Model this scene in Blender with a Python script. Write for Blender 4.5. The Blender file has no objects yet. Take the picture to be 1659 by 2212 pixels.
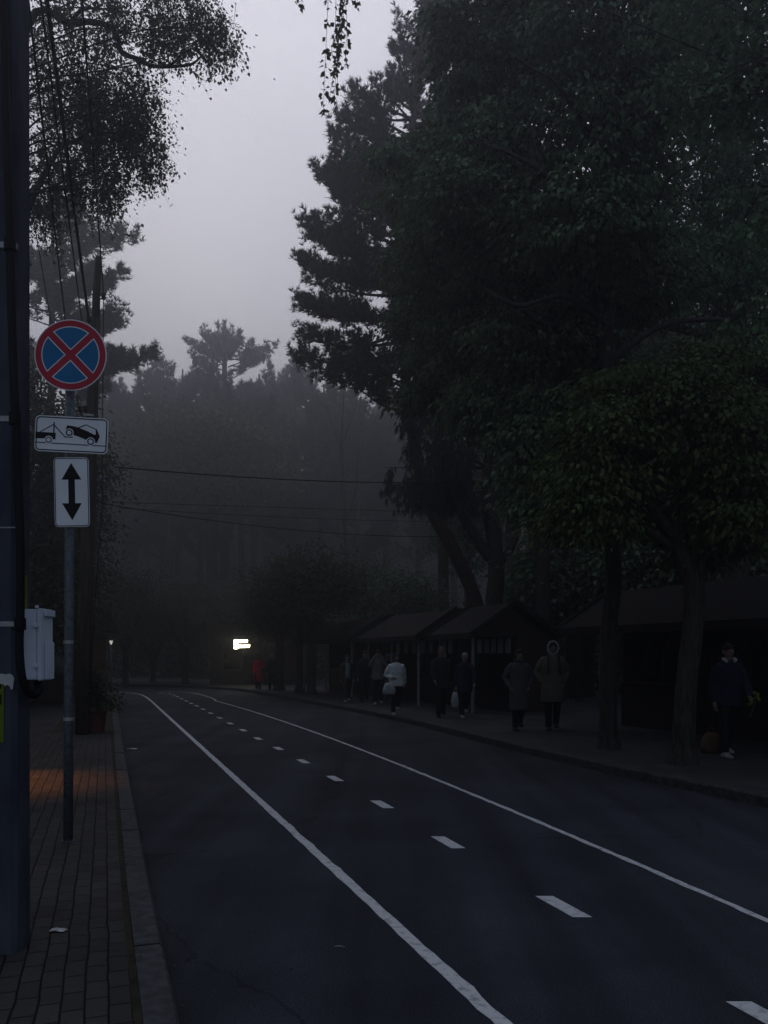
import bpy, bmesh, math, random
import numpy as np
from mathutils import Vector, Matrix

random.seed(7)
RNG = np.random.default_rng(11)
PI = math.pi
R = math.radians
sc = bpy.context.scene
COL = sc.collection

# ------------------------------------------------------------------ camera model
F = 1750.0; CX = 829.5; HY = 1415.0; CAMZ = 1.67; PAVE = 0.12
def P(px, py, d):
    return np.array([(px-CX)/F*d, d, CAMZ-(py-HY)/F*d])
def G(px, py, z=0.0):
    d = F*(CAMZ-z)/(py-HY)
    return np.array([(px-CX)/F*d, d, z])

# ------------------------------------------------------------------ object helpers
def tag(o, label=None, cat=None, group=None, kind=None):
    if label: o['label'] = label
    if cat: o['category'] = cat
    if group: o['group'] = group
    if kind: o['kind'] = kind
    return o
def empty(name, loc, label=None, cat=None, group=None, rz=0):
    o = bpy.data.objects.new(name, None); COL.objects.link(o)
    o.location = loc; o.rotation_euler = (0, 0, rz); o.empty_display_size = .2
    return tag(o, label, cat, group)
def link(name, me, m=None, parent=None, smooth=False):
    o = bpy.data.objects.new(name, me); COL.objects.link(o)
    if m is not None:
        for mm in (m if isinstance(m, (list, tuple)) else [m]): me.materials.append(mm)
    if parent is not None: o.parent = parent
    if smooth: me.polygons.foreach_set('use_smooth', [True]*len(me.polygons))
    return o
def np_mesh(name, V, F_):
    me = bpy.data.meshes.new(name)
    V = np.asarray(V, dtype=np.float32); F_ = np.asarray(F_, dtype=np.int32)
    me.vertices.add(len(V)); me.vertices.foreach_set('co', V.ravel())
    m, k = F_.shape
    me.loops.add(m*k); me.loops.foreach_set('vertex_index', F_.ravel())
    me.polygons.add(m); me.polygons.foreach_set('loop_start', np.arange(0, m*k, k, dtype=np.int32))
    me.update(calc_edges=True)
    return me
class MB:
    """collects shapes into one mesh"""
    def __init__(s): s.v = []; s.f = []; s.mi = []; s.cur = 0
    def add(s, vs, fs):
        b = len(s.v); s.v += [tuple(map(float, x)) for x in vs]
        s.f += [tuple(i+b for i in f) for f in fs]; s.mi += [s.cur]*len(fs); return s
    def box(s, x0, x1, y0, y1, z0, z1, M=None):
        vs = [(x, y, z) for z in (z0, z1) for y in (y0, y1) for x in (x0, x1)]
        if M is not None: vs = [M @ Vector(v) for v in vs]
        return s.add(vs, [(0,2,3,1),(4,5,7,6),(0,1,5,4),(2,6,7,3),(0,4,6,2),(1,3,7,5)])
    def bar(s, a, b, w, h):
        a = Vector(a); b = Vector(b); d = (b-a); L = d.length; d.normalize()
        up = Vector((0,0,1)) if abs(d.z) < .95 else Vector((0,1,0))
        x = d.cross(up).normalized(); z = x.cross(d)
        M = Matrix((x, d, z)).transposed().to_4x4(); M.translation = a
        return s.box(-w/2, w/2, 0, L, -h/2, h/2, M)
    def tube(s, pts, radii, n=8, cap=True):
        V, F_ = tube_np(pts, radii, n)
        fs = [tuple(f) for f in F_.tolist()]
        if cap:
            m = len(pts); fs += [tuple(range(n))[::-1], tuple(range((m-1)*n, m*n))]
        return s.add(V, fs)
    def rings(s, rings, cap=True):
        n = len(rings[0]); vs = [p for r in rings for p in r]; fs = []
        for i in range(len(rings)-1):
            for j in range(n):
                k = (j+1) % n; fs.append((i*n+j, i*n+k, (i+1)*n+k, (i+1)*n+j))
        if cap: fs += [tuple(range(n))[::-1], tuple(range((len(rings)-1)*n, len(rings)*n))]
        return s.add(vs, fs)
    def ell(s, c, r, n=14, m=9, rot=None):
        rs = []
        for i in range(1, m):
            t = PI*i/m
            ring = []
            for j in range(n):
                a = 2*PI*j/n
                v = Vector((r[0]*math.sin(t)*math.cos(a), r[1]*math.sin(t)*math.sin(a), -r[2]*math.cos(t)))
                if rot is not None: v = rot @ v
                ring.append(Vector(c)+v)
            rs.append(ring)
        return s.rings(rs)
    def poly(s, pts, y):     # flat polygon in the XZ plane
        return s.add([(p[0], y, p[1]) for p in pts], [tuple(range(len(pts)))])
    def build(s, name, m, parent=None, smooth=False, bevel=0):
        me = bpy.data.meshes.new(name); me.from_pydata(s.v, [], s.f)
        me.polygons.foreach_set('material_index', s.mi); me.update()
        o = link(name, me, m, parent, smooth)
        if bevel:
            bm = bmesh.new(); bm.from_mesh(me); bmesh.ops.remove_doubles(bm, verts=bm.verts, dist=1e-5)
            bmesh.ops.recalc_face_normals(bm, faces=bm.faces)
            bmesh.ops.bevel(bm, geom=bm.edges[:], offset=bevel, segments=2, affect='EDGES', clamp_overlap=True)
            bm.to_mesh(me); bm.free()
        return o
def frame_along(pts):
    pts = np.asarray(pts, float); T = np.gradient(pts, axis=0)
    T /= np.linalg.norm(T, axis=1)[:, None]+1e-9
    up = np.tile(np.array([0., 0., 1.]), (len(pts), 1))
    up[np.abs(T[:, 2]) > .8] = (0, 1., 0) if abs(T[0, 2]) > .8 else (1., 0, 0)
    if np.abs(T[:, 2]).max() > .8: up[:] = (.3, 1., 0)
    A = np.cross(T, up); A /= np.linalg.norm(A, axis=1)[:, None]+1e-9
    B = np.cross(T, A)
    return T, A, B
def tube_np(pts, radii, n=6):
    pts = np.asarray(pts, float); m = len(pts)
    r = np.broadcast_to(np.asarray(radii, float), (m,))
    T, A, B = frame_along(pts)
    ang = np.arange(n)*2*PI/n
    V = pts[:, None, :] + r[:, None, None]*(np.cos(ang)[None, :, None]*A[:, None, :]+np.sin(ang)[None, :, None]*B[:, None, :])
    i = np.arange(m-1)[:, None]*n; j = np.arange(n)[None, :]; k = (j+1) % n
    Fq = np.stack([i+j, i+k, i+n+k, i+n+j], -1).reshape(-1, 4)
    return V.reshape(-1, 3), Fq
class NPB:
    """fast collector of quads / tris as numpy arrays"""
    def __init__(s): s.V = []; s.F = []; s.n = 0
    def add(s, V, F_):
        s.V.append(V); s.F.append(F_+s.n); s.n += len(V)
    def tube(s, pts, r, n=5): s.add(*tube_np(pts, r, n))
    def build(s, name, m, parent=None, smooth=False):
        return link(name, np_mesh(name, np.concatenate(s.V), np.concatenate(s.F)), m, parent, smooth)
def spline(pts, n):
    pts = np.asarray(pts, float)
    t = np.linspace(0, len(pts)-1, n); out = []
    Pm = np.vstack([2*pts[0]-pts[1], pts, 2*pts[-1]-pts[-2]])
    for u in t:
        i = min(int(u), len(pts)-2); f = u-i
        p0, p1, p2, p3 = Pm[i], Pm[i+1], Pm[i+2], Pm[i+3]
        out.append(.5*((2*p1)+(-p0+p2)*f+(2*p0-5*p1+4*p2-p3)*f*f+(-p0+3*p1-3*p2+p3)*f**3))
    return np.array(out)

# ------------------------------------------------------------------ materials
def nodes(name):
    m = bpy.data.materials.new(name); m.use_nodes = True
    nt = m.node_tree; nt.nodes.clear()
    out = nt.nodes.new('ShaderNodeOutputMaterial')
    b = nt.nodes.new('ShaderNodeBsdfPrincipled'); nt.links.new(b.outputs[0], out.inputs[0])
    return m, nt, b, out
def noise_node(nt, scale, detail=4, rough=.55, coord='Object', vscale=None):
    tc = nt.nodes.new('ShaderNodeTexCoord'); n = nt.nodes.new('ShaderNodeTexNoise')
    n.inputs['Scale'].default_value = scale; n.inputs['Detail'].default_value = detail; n.inputs['Roughness'].default_value = rough
    if vscale:
        mp = nt.nodes.new('ShaderNodeMapping'); mp.inputs['Scale'].default_value = vscale
        nt.links.new(tc.outputs[coord], mp.inputs[0]); nt.links.new(mp.outputs[0], n.inputs['Vector'])
    else: nt.links.new(tc.outputs[coord], n.inputs['Vector'])
    return n
def ramp(nt, src, stops):
    r = nt.nodes.new('ShaderNodeValToRGB'); nt.links.new(src, r.inputs[0])
    e = r.color_ramp.elements
    while len(e) < len(stops): e.new(.5)
    for el, (p, c) in zip(e, stops): el.position = p; el.color = (*c, 1)
    return r
def mat(name, c1, c2=None, scale=8, rough=.7, bump=0, metal=0, vscale=None, spec=.08, lo=.35, hi=.65, detail=5):
    m, nt, b, out = nodes(name)
    b.inputs['Roughness'].default_value = rough; b.inputs['Metallic'].default_value = metal
    b.inputs['Specular IOR Level'].default_value = spec
    if c2 is None: c2 = tuple(x*.75 for x in c1)
    n = noise_node(nt, scale, detail, vscale=vscale)
    r = ramp(nt, n.outputs['Fac'], [(lo, c2), (hi, c1)])
    nt.links.new(r.outputs[0], b.inputs['Base Color'])
    if bump:
        bp = nt.nodes.new('ShaderNodeBump'); bp.inputs['Strength'].default_value = bump; bp.inputs['Distance'].default_value = .02
        nt.links.new(n.outputs['Fac'], bp.inputs['Height']); nt.links.new(bp.outputs[0], b.inputs['Normal'])
    return m
def leaf_mat(name, c1, c2, trans=.25, scale=1.3):
    m, nt, b, out = nodes(name)
    n = noise_node(nt, scale, 3)
    n2 = noise_node(nt, 14, 2)
    mx = nt.nodes.new('ShaderNodeMath'); mx.operation = 'ADD'
    nt.links.new(n.outputs['Fac'], mx.inputs[0]); nt.links.new(n2.outputs['Fac'], mx.inputs[1])
    hl = nt.nodes.new('ShaderNodeMath'); hl.operation = 'MULTIPLY'; hl.inputs[1].default_value = .5
    nt.links.new(mx.outputs[0], hl.inputs[0])
    r = ramp(nt, hl.outputs[0], [(.36, c2), (.64, c1)])
    nt.links.new(r.outputs[0], b.inputs['Base Color'])
    b.inputs['Roughness'].default_value = .6; b.inputs['Specular IOR Level'].default_value = .06
    t = nt.nodes.new('ShaderNodeBsdfTranslucent'); nt.links.new(r.outputs[0], t.inputs[0])
    ms = nt.nodes.new('ShaderNodeMixShader'); ms.inputs[0].default_value = trans
    nt.links.new(b.outputs[0], ms.inputs[1]); nt.links.new(t.outputs[0], ms.inputs[2]); nt.links.new(ms.outputs[0], out.inputs[0])
    return m
def emit_mat(name, c, s):
    m, nt, b, out = nodes(name)
    b.inputs['Base Color'].default_value = (*c, 1); b.inputs['Emission Color'].default_value = (*c, 1); b.inputs['Emission Strength'].default_value = s
    return m
HEAD = math.atan2(.345, 1.0)      # the road runs away to the left

def asphalt_mat():
    m, nt, b, out = nodes('asphalt')
    b.inputs['Roughness'].default_value = .85; b.inputs['Specular IOR Level'].default_value = .05
    n1 = noise_node(nt, 120, 4, .75); n2 = noise_node(nt, .55, 5, .6)
    tc = nt.nodes.new('ShaderNodeTexCoord')
    mp = nt.nodes.new('ShaderNodeMapping'); mp.inputs['Rotation'].default_value = (0, 0, -HEAD); mp.inputs['Scale'].default_value = (1.6, .06, 1)
    nt.links.new(tc.outputs['Object'], mp.inputs[0])
    n3 = nt.nodes.new('ShaderNodeTexNoise'); n3.inputs['Scale'].default_value = 1.4; n3.inputs['Detail'].default_value = 4
    nt.links.new(mp.outputs[0], n3.inputs['Vector'])
    r1 = ramp(nt, n1.outputs['Fac'], [(.3, (.010, .0108, .0128)), (.52, (.031, .034, .0425)), (.72, (.105, .11, .128))])
    r2 = ramp(nt, n2.outputs['Fac'], [(.3, (.62, .62, .66)), (.7, (1.2, 1.2, 1.16))])
    r3 = ramp(nt, n3.outputs['Fac'], [(.35, (.72, .72, .72)), (.65, (1.15, 1.15, 1.15))])
    mx = nt.nodes.new('ShaderNodeMix'); mx.data_type = 'RGBA'; mx.blend_type = 'MULTIPLY'; mx.inputs[0].default_value = 1
    my = nt.nodes.new('ShaderNodeMix'); my.data_type = 'RGBA'; my.blend_type = 'MULTIPLY'; my.inputs[0].default_value = 1
    nt.links.new(r1.outputs[0], mx.inputs[6]); nt.links.new(r2.outputs[0], mx.inputs[7])
    nt.links.new(mx.outputs[2], my.inputs[6]); nt.links.new(r3.outputs[0], my.inputs[7])
    # cracks
    vo = nt.nodes.new('ShaderNodeTexVoronoi'); vo.feature = 'DISTANCE_TO_EDGE'; vo.inputs['Scale'].default_value = .22
    nw = noise_node(nt, 1.2, 5)
    va = nt.nodes.new('ShaderNodeVectorMath'); va.operation = 'MULTIPLY_ADD'; va.inputs[1].default_value = (.9, .9, 0)
    nt.links.new(nw.outputs['Color'], va.inputs[0]); nt.links.new(tc.outputs['Object'], va.inputs[2]); nt.links.new(va.outputs[0], vo.inputs['Vector'])
    r4 = ramp(nt, vo.outputs['Distance'], [(.0, (.45, .45, .45)), (.0035, (1, 1, 1))])
    mz = nt.nodes.new('ShaderNodeMix'); mz.data_type = 'RGBA'; mz.blend_type = 'MULTIPLY'; mz.inputs[0].default_value = .8
    nt.links.new(my.outputs[2], mz.inputs[6]); nt.links.new(r4.outputs[0], mz.inputs[7])
    nt.links.new(mz.outputs[2], b.inputs['Base Color'])
    bp = nt.nodes.new('ShaderNodeBump'); bp.inputs['Strength'].default_value = .8; bp.inputs['Distance'].default_value = .008
    nt.links.new(n1.outputs['Fac'], bp.inputs['Height']); nt.links.new(bp.outputs[0], b.inputs['Normal'])
    return m
def paver_mat(name, a, c, mortar, bw=.2, rh=.1, rough=.8):
    m, nt, b, out = nodes(name)
    b.inputs['Roughness'].default_value = rough; b.inputs['Specular IOR Level'].default_value = .07
    tc = nt.nodes.new('ShaderNodeTexCoord')
    mp = nt.nodes.new('ShaderNodeMapping'); mp.inputs['Rotation'].default_value = (0, 0, -(HEAD+PI/2))
    nt.links.new(tc.outputs['Object'], mp.inputs[0])
    nz = noise_node(nt, 2.2, 3)
    va = nt.nodes.new('ShaderNodeVectorMath'); va.operation = 'MULTIPLY_ADD'; va.inputs[1].default_value = (.035, .035, 0)
    nt.links.new(nz.outputs['Color'], va.inputs[0]); nt.links.new(mp.outputs[0], va.inputs[2])
    br = nt.nodes.new('ShaderNodeTexBrick'); nt.links.new(va.outputs[0], br.inputs['Vector'])
    br.inputs['Scale'].default_value = 1; br.inputs['Brick Width'].default_value = bw; br.inputs['Row Height'].default_value = rh
    br.inputs['Mortar Size'].default_value = .006; br.inputs['Mortar Smooth'].default_value = .3; br.inputs['Bias'].default_value = -.1
    br.inputs['Color1'].default_value = (*a, 1); br.inputs['Color2'].default_value = (*c, 1); br.inputs['Mortar'].default_value = (*mortar, 1)
    n = noise_node(nt, 1.1, 6, .65); n2 = noise_node(nt, 120, 3)
    r = ramp(nt, n.outputs['Fac'], [(.3, (.62, .62, .63)), (.7, (1.12, 1.1, 1.08))])
    r2 = ramp(nt, n2.outputs['Fac'], [(.3, (.75, .75, .75)), (.7, (1.15, 1.15, 1.15))])
    mx = nt.nodes.new('ShaderNodeMix'); mx.data_type = 'RGBA'; mx.blend_type = 'MULTIPLY'; mx.inputs[0].default_value = 1
    my = nt.nodes.new('ShaderNodeMix'); my.data_type = 'RGBA'; my.blend_type = 'MULTIPLY'; my.inputs[0].default_value = 1
    nt.links.new(br.outputs['Color'], mx.inputs[6]); nt.links.new(r.outputs[0], mx.inputs[7])
    nt.links.new(mx.outputs[2], my.inputs[6]); nt.links.new(r2.outputs[0], my.inputs[7]); nt.links.new(my.outputs[2], b.inputs['Base Color'])
    bp = nt.nodes.new('ShaderNodeBump'); bp.inputs['Strength'].default_value = .6; bp.inputs['Distance'].default_value = .01; bp.invert = True
    nt.links.new(br.outputs['Fac'], bp.inputs['Height']); nt.links.new(bp.outputs[0], b.inputs['Normal'])
    return m
def plank_mat(name, a, c, horizontal=False, w=7):
    m, nt, b, out = nodes(name); b.inputs['Roughness'].default_value = .75; b.inputs['Specular IOR Level'].default_value = .06
    tc = nt.nodes.new('ShaderNodeTexCoord'); wv = nt.nodes.new('ShaderNodeTexWave'); wv.wave_profile = 'SAW'
    wv.bands_direction = 'Z' if horizontal else 'X'; wv.inputs['Scale'].default_value = w/10*3; wv.inputs['Distortion'].default_value = 0
    nt.links.new(tc.outputs['Object'], wv.inputs['Vector'])
    n = noise_node(nt, 6, 5, vscale=(6, 6, .5) if not horizontal else (.5, .5, 6))
    r = ramp(nt, n.outputs['Fac'], [(.3, c), (.7, a)])
    r2 = ramp(nt, wv.outputs['Fac'], [(0, (.25, .25, .25)), (.08, (1, 1, 1))])
    mx = nt.nodes.new('ShaderNodeMix'); mx.data_type = 'RGBA'; mx.blend_type = 'MULTIPLY'; mx.inputs[0].default_value = 1
    nt.links.new(r.outputs[0], mx.inputs[6]); nt.links.new(r2.outputs[0], mx.inputs[7]); nt.links.new(mx.outputs[2], b.inputs['Base Color'])
    return m

M_asphalt = asphalt_mat()
M_paint = mat('road_paint', (.45, .45, .45), (.26, .265, .275), 17, .8, .2, lo=.34, hi=.5, detail=9)
M_paver = paver_mat('paver_brick', (.05, .046, .044), (.034, .031, .03), (.008, .0075, .007))
M_paver_r = paver_mat('paver_slab', (.05, .046, .048), (.036, .033, .036), (.014, .013, .014), .3, .3)
M_kerb = mat('kerb_stone', (.055, .057, .06), (.03, .031, .033), 14, .85, .3)
M_kerb_d = mat('kerb_stone_dark', (.05, .047, .048), (.022, .021, .022), 12, .85, .3)
M_soil = mat('soil', (.035, .028, .02), (.015, .013, .01), 9, .95, .6)
M_ground = mat('ground_earth', (.03, .032, .02), (.018, .016, .011), 2.5, .95, .5)
M_conc = mat('pole_concrete', (.066, .073, .094), (.028, .032, .045), 5, .85, .35, vscale=(1, 1, .35))
M_black = mat('black_rubber', (.012, .012, .014), (.007, .007, .008), 10, .5)
M_wire = mat('wire_black', (.008, .008, .009), (.006, .006, .006), 10, .6)
M_zinc = mat('galvanised_steel', (.12, .128, .145), (.06, .064, .075), 30, .5, .1, metal=.35)
M_strap = mat('steel_strap', (.4, .4, .41), (.25, .25, .26), 12, .45, metal=.4)
M_box = mat('box_plastic', (.6, .64, .73), (.52, .56, .64), 4, .55)
M_white = mat('sign_white', (.80, .81, .83), (.70, .71, .74), 3, .45, lo=.3, hi=.7)
M_red = mat('sign_red', (.46, .03, .055), (.38, .025, .045), 3, .45)
M_blue = mat('sign_blue', (.012, .16, .36), (.009, .13, .3), 3, .45)
M_signblk = mat('sign_black', (.008, .008, .01), (.006, .006, .008), 3, .5)
M_alu = mat('sign_back', (.3, .3, .31), (.22, .22, .23), 6, .5, metal=.3)
M_wood = mat('pole_wood', (.075, .06, .05), (.035, .028, .024), 4, .9, .5, vscale=(6, 6, .4))
M_bark = mat('bark', (.055, .047, .04), (.02, .017, .015), 7, .95, .8, vscale=(3, 3, .7))
M_barkp = mat('pine_bark', (.07, .05, .042), (.028, .021, .019), 5, .95, .8, vscale=(2.5, 2.5, .8))
M_birchb = mat('birch_bark', (.06, .055, .052), (.018, .017, .016), 5, .9, .3, vscale=(1, 1, 4))
M_maple = leaf_mat('maple_leaf', (.15, .235, .115), (.024, .042, .026), .25, 2.4)
M_maple2 = leaf_mat('maple_leaf_light', (.11, .155, .05), (.022, .038, .016), .25, 2.6)
M_birchl = leaf_mat('birch_leaf', (.13, .16, .1), (.06, .078, .05), .5)
M_pine = leaf_mat('pine_needles', (.045, .05, .046), (.022, .026, .026), .08)
M_thuja = leaf_mat('spruce_needles', (.028, .04, .035), (.015, .022, .02), .05)
M_olive = leaf_mat('lime_leaf', (.07, .075, .035), (.036, .04, .02))
M_roof = mat('roof_shingle', (.016, .0125, .012), (.008, .0065, .0065), 9, .9, .4)
M_stallwood = plank_mat('stall_planks', (.04, .03, .025), (.02, .016, .013))
M_stalldark = mat('stall_dark_wood', (.022, .017, .015), (.012, .01, .009), 6, .85)
M_pale = mat('pale_post_paint', (.2, .2, .19), (.14, .14, .135), 6, .7)
M_winpale = mat('pale_panel', (.3, .32, .32), (.2, .215, .215), 3, .5)
M_brownwall = plank_mat('brown_boards', (.075, .035, .025), (.04, .02, .015), True, 9)
M_plaster = mat('grey_plaster', (.12, .115, .11), (.08, .078, .075), 3, .9)
M_darkwall = mat('dark_plaster', (.05, .047, .045), (.034, .032, .031), 3, .9)
M_glass = mat('dark_glass', (.015, .018, .02), (.01, .012, .014), 2, .12, spec=.6)
M_planter = mat('planter_red', (.12, .04, .03), (.07, .025, .02), 5, .8)
M_yellow = mat('yellow_paper', (.13, .17, .02), (.09, .12, .015), 6, .7)
M_paper = mat('white_paper', (.5, .5, .49), (.36, .36, .36), 9, .8)
M_skin = mat('skin', (.2, .12, .09), (.16, .095, .072), 8, .55)
M_hairm = mat('hair_dark', (.015, .011, .009), (.008, .006, .006), 20, .6)
M_hairl = mat('hair_grey', (.2, .18, .16), (.12, .11, .1), 20, .6)
M_twig = mat('dry_twig', (.3, .27, .22), (.2, .18, .15), 8, .9)

# ------------------------------------------------------------------ world, haze, light
def make_world():
    w = bpy.data.worlds.new('World'); sc.world = w; w.use_nodes = True
    nt = w.node_tree; nt.nodes.clear()
    out = nt.nodes.new('ShaderNodeOutputWorld')
    sky = nt.nodes.new('ShaderNodeTexSky'); sky.sky_type = 'NISHITA'; sky.sun_disc = False
    sky.sun_elevation = R(24); sky.sun_rotation = R(-12); sky.dust_density = 3; sky.ozone_density = 1
    hs = nt.nodes.new('ShaderNodeHueSaturation'); hs.inputs['Saturation'].default_value = .15
    nt.links.new(sky.outputs[0], hs.inputs['Color'])
    bg1 = nt.nodes.new('ShaderNodeBackground'); nt.links.new(hs.outputs[0], bg1.inputs[0]); bg1.inputs[1].default_value = SKY_N
    # overcast sheet: brightest in the clearing ahead, dark behind
    tc = nt.nodes.new('ShaderNodeTexCoord')
    nrm = nt.nodes.new('ShaderNodeVectorMath'); nrm.operation = 'NORMALIZE'; nt.links.new(tc.outputs['Generated'], nrm.inputs[0])
    dt = nt.nodes.new('ShaderNodeVectorMath'); dt.operation = 'DOT_PRODUCT'
    v = Vector((-.14, 1, .74)).normalized(); dt.inputs[1].default_value = v
    nt.links.new(nrm.outputs[0], dt.inputs[0])
    mr = nt.nodes.new('ShaderNodeMapRange'); mr.interpolation_type = 'SMOOTHSTEP'
    mr.inputs['From Min'].default_value = .3; mr.inputs['From Max'].default_value = .98
    mr.inputs['To Min'].default_value = SKY_BACK; mr.inputs['To Max'].default_value = SKY_FRONT
    nt.links.new(dt.outputs['Value'], mr.inputs['Value'])
    sz_ = nt.nodes.new('ShaderNodeSeparateXYZ'); nt.links.new(nrm.outputs[0], sz_.inputs[0])
    zr = nt.nodes.new('ShaderNodeMapRange'); zr.inputs['From Min'].default_value = .55; zr.inputs['From Max'].default_value = 1; zr.inputs['To Min'].default_value = 0; zr.inputs['To Max'].default_value = .22
    nt.links.new(sz_.outputs['Z'], zr.inputs['Value'])
    sm = nt.nodes.new('ShaderNodeMath'); sm.operation = 'ADD'; nt.links.new(mr.outputs[0], sm.inputs[0]); nt.links.new(zr.outputs[0], sm.inputs[1])
    # fog bank darkens the sky towards the horizon; paler sky behind the viewer
    hz = nt.nodes.new('ShaderNodeMapRange'); hz.inputs['From Min'].default_value = .12; hz.inputs['From Max'].default_value = .6; hz.inputs['To Min'].default_value = .36; hz.inputs['To Max'].default_value = 1
    nt.links.new(sz_.outputs['Z'], hz.inputs['Value'])
    sm2 = nt.nodes.new('ShaderNodeMath'); sm2.operation = 'MULTIPLY'; nt.links.new(sm.outputs[0], sm2.inputs[0]); nt.links.new(hz.outputs[0], sm2.inputs[1])
    bk = nt.nodes.new('ShaderNodeMapRange'); bk.inputs['From Min'].default_value = .1; bk.inputs['From Max'].default_value = -.8; bk.inputs['To Min'].default_value = 0; bk.inputs['To Max'].default_value = .26
    nt.links.new(sz_.outputs['Y'], bk.inputs['Value'])
    sm3 = nt.nodes.new('ShaderNodeMath'); sm3.operation = 'ADD'; nt.links.new(sm2.outputs[0], sm3.inputs[0]); nt.links.new(bk.outputs[0], sm3.inputs[1])
    nz = nt.nodes.new('ShaderNodeTexNoise'); nz.inputs['Scale'].default_value = 2.2; nz.inputs['Detail'].default_value = 4
    nt.links.new(nrm.outputs[0], nz.inputs['Vector'])
    r = ramp(nt, nz.outputs['Fac'], [(.32, (.83, .825, .98)), (.68, (.93, .918, 1.03))])
    tint = nt.nodes.new('ShaderNodeMapRange'); tint.inputs['From Min'].default_value = .55; tint.inputs['From Max'].default_value = .95
    nt.links.new(dt.outputs['Value'], tint.inputs['Value'])
    mixc = nt.nodes.new('ShaderNodeMix'); mixc.data_type = 'RGBA'; nt.links.new(tint.outputs[0], mixc.inputs[0])
    mixc.inputs[6].default_value = (.68, .84, 1.12, 1); nt.links.new(r.outputs[0], mixc.inputs[7])
    bg2 = nt.nodes.new('ShaderNodeBackground'); nt.links.new(mixc.outputs[2], bg2.inputs[0]); nt.links.new(sm3.outputs[0], bg2.inputs[1])
    ad = nt.nodes.new('ShaderNodeAddShader'); nt.links.new(bg1.outputs[0], ad.inputs[0]); nt.links.new(bg2.outputs[0], ad.inputs[1])
    nt.links.new(ad.outputs[0], out.inputs[0])
SKY_N = .004; SKY_BACK = .12; SKY_FRONT = 1.02
HAZE_D = .0078; HAZE_C = (.415, .42, .455)
make_world()
def make_haze():
    mb = MB(); mb.box(-130, 130, -14, 225, -1.2, 50)
    m = bpy.data.materials.new('haze_air'); m.use_nodes = True; nt = m.node_tree; nt.nodes.clear()
    out = nt.nodes.new('ShaderNodeOutputMaterial'); pv = nt.nodes.new('ShaderNodeVolumePrincipled')
    pv.inputs['Density'].default_value = HAZE_D; pv.inputs['Color'].default_value = (*HAZE_C, 1); pv.inputs['Anisotropy'].default_value = .75
    pv.inputs['Density Attribute'].default_value = ''; pv.inputs['Temperature Attribute'].default_value = ''; pv.inputs['Color Attribute'].default_value = ''
    nt.links.new(pv.outputs[0], out.inputs['Volume'])
    try: m.cycles.homogeneous_volume = True
    except Exception: pass
    o = mb.build('haze', m); tag(o, 'thin grey mist filling the street', kind='stuff')
make_haze()
sun = bpy.data.lights.new('sun', 'SUN'); sun.energy = .12; sun.angle = R(35); sun.color = (1, .97, .95)
so = bpy.data.objects.new('sun', sun); COL.objects.link(so)
so.rotation_euler = (R(-58), 0, R(12))

cam = bpy.data.cameras.new('camera'); co = bpy.data.objects.new('camera', cam); COL.objects.link(co)
co.location = (0, 0, CAMZ); co.rotation_euler = (R(90), 0, 0)
cam.sensor_fit = 'VERTICAL'; cam.sensor_height = 36; cam.sensor_width = 27; cam.lens = F/2212*36
cam.shift_y = (HY-1106)/2212; cam.clip_end = 2000; cam.clip_start = .05
sc.camera = co

# ------------------------------------------------------------------ ground and road
def struct(o): o['kind'] = 'structure'; return o
KL = np.array([G(x, y, PAVE)[:2] for x, y in [(390, 2212), (330, 1940), (272, 1640), (258, 1560), (245, 1505)]])
d0 = (KL[0]-KL[1])/np.linalg.norm(KL[0]-KL[1])
KL = np.vstack([KL[0]+d0*12, KL])                        # road-side edge of the left kerb
KL = np.vstack([KL, [-11.6, 33.2], [-14.2, 34.6], [-22, 36.5], [-40, 39]])
KR = np.array([[8.2, -1.5], [6.1, 4.0], [4.2, 8.85], [2.70, 12.8], [1.45, 16.9], [.19, 20.9], [-3.2, 29.5], [-5.6, 35.2], [-7.4, 38.6], [-10.2, 41.2], [-15, 43.6], [-24, 46], [-42, 49]])
def resample(pl, step):
    pl = np.asarray(pl, float); seg = np.linalg.norm(np.diff(pl, axis=0), axis=1); s = np.r_[0, np.cumsum(seg)]
    t = np.arange(0, s[-1], step)
    return np.stack([np.interp(t, s, pl[:, i]) for i in range(pl.shape[1])], 1)
def smooth_pl(pl, n=200): return spline(np.asarray(pl, float), n)
def offs(pl, w):
    T = np.gradient(pl, axis=0); T /= np.linalg.norm(T, axis=1)[:, None]
    N = np.stack([-T[:, 1], T[:, 0]], 1)
    return pl + N*w
def strip(name, L, Rr, z, m, zR=None):
    n = len(L); V = np.zeros((2*n, 3)); V[0::2, :2] = L; V[1::2, :2] = Rr; V[:, 2] = z
    i = np.arange(n-1)*2; Fq = np.stack([i, i+1, i+3, i+2], 1)
    return link(name, np_mesh(name, V, Fq), m)
mb = MB(); mb.add([(-400, -60, -.012), (400, -60, -.012), (400, 700, -.012), (-400, 700, -.012)], [(0, 1, 2, 3)])
struct(mb.build('ground', M_ground))
KLs = resample(smooth_pl(KL), .25); KRs = resample(smooth_pl(KR), .25)
nn = 260
def even(pl, n):
    seg = np.linalg.norm(np.diff(pl, axis=0), axis=1); s = np.r_[0, np.cumsum(seg)]; t = np.linspace(0, s[-1], n)
    return np.stack([np.interp(t, s, pl[:, i]) for i in range(2)], 1)
struct(strip('road', even(offs(KLs, .03), nn), even(offs(KRs, -.03), nn), 0.0, M_asphalt))
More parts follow.
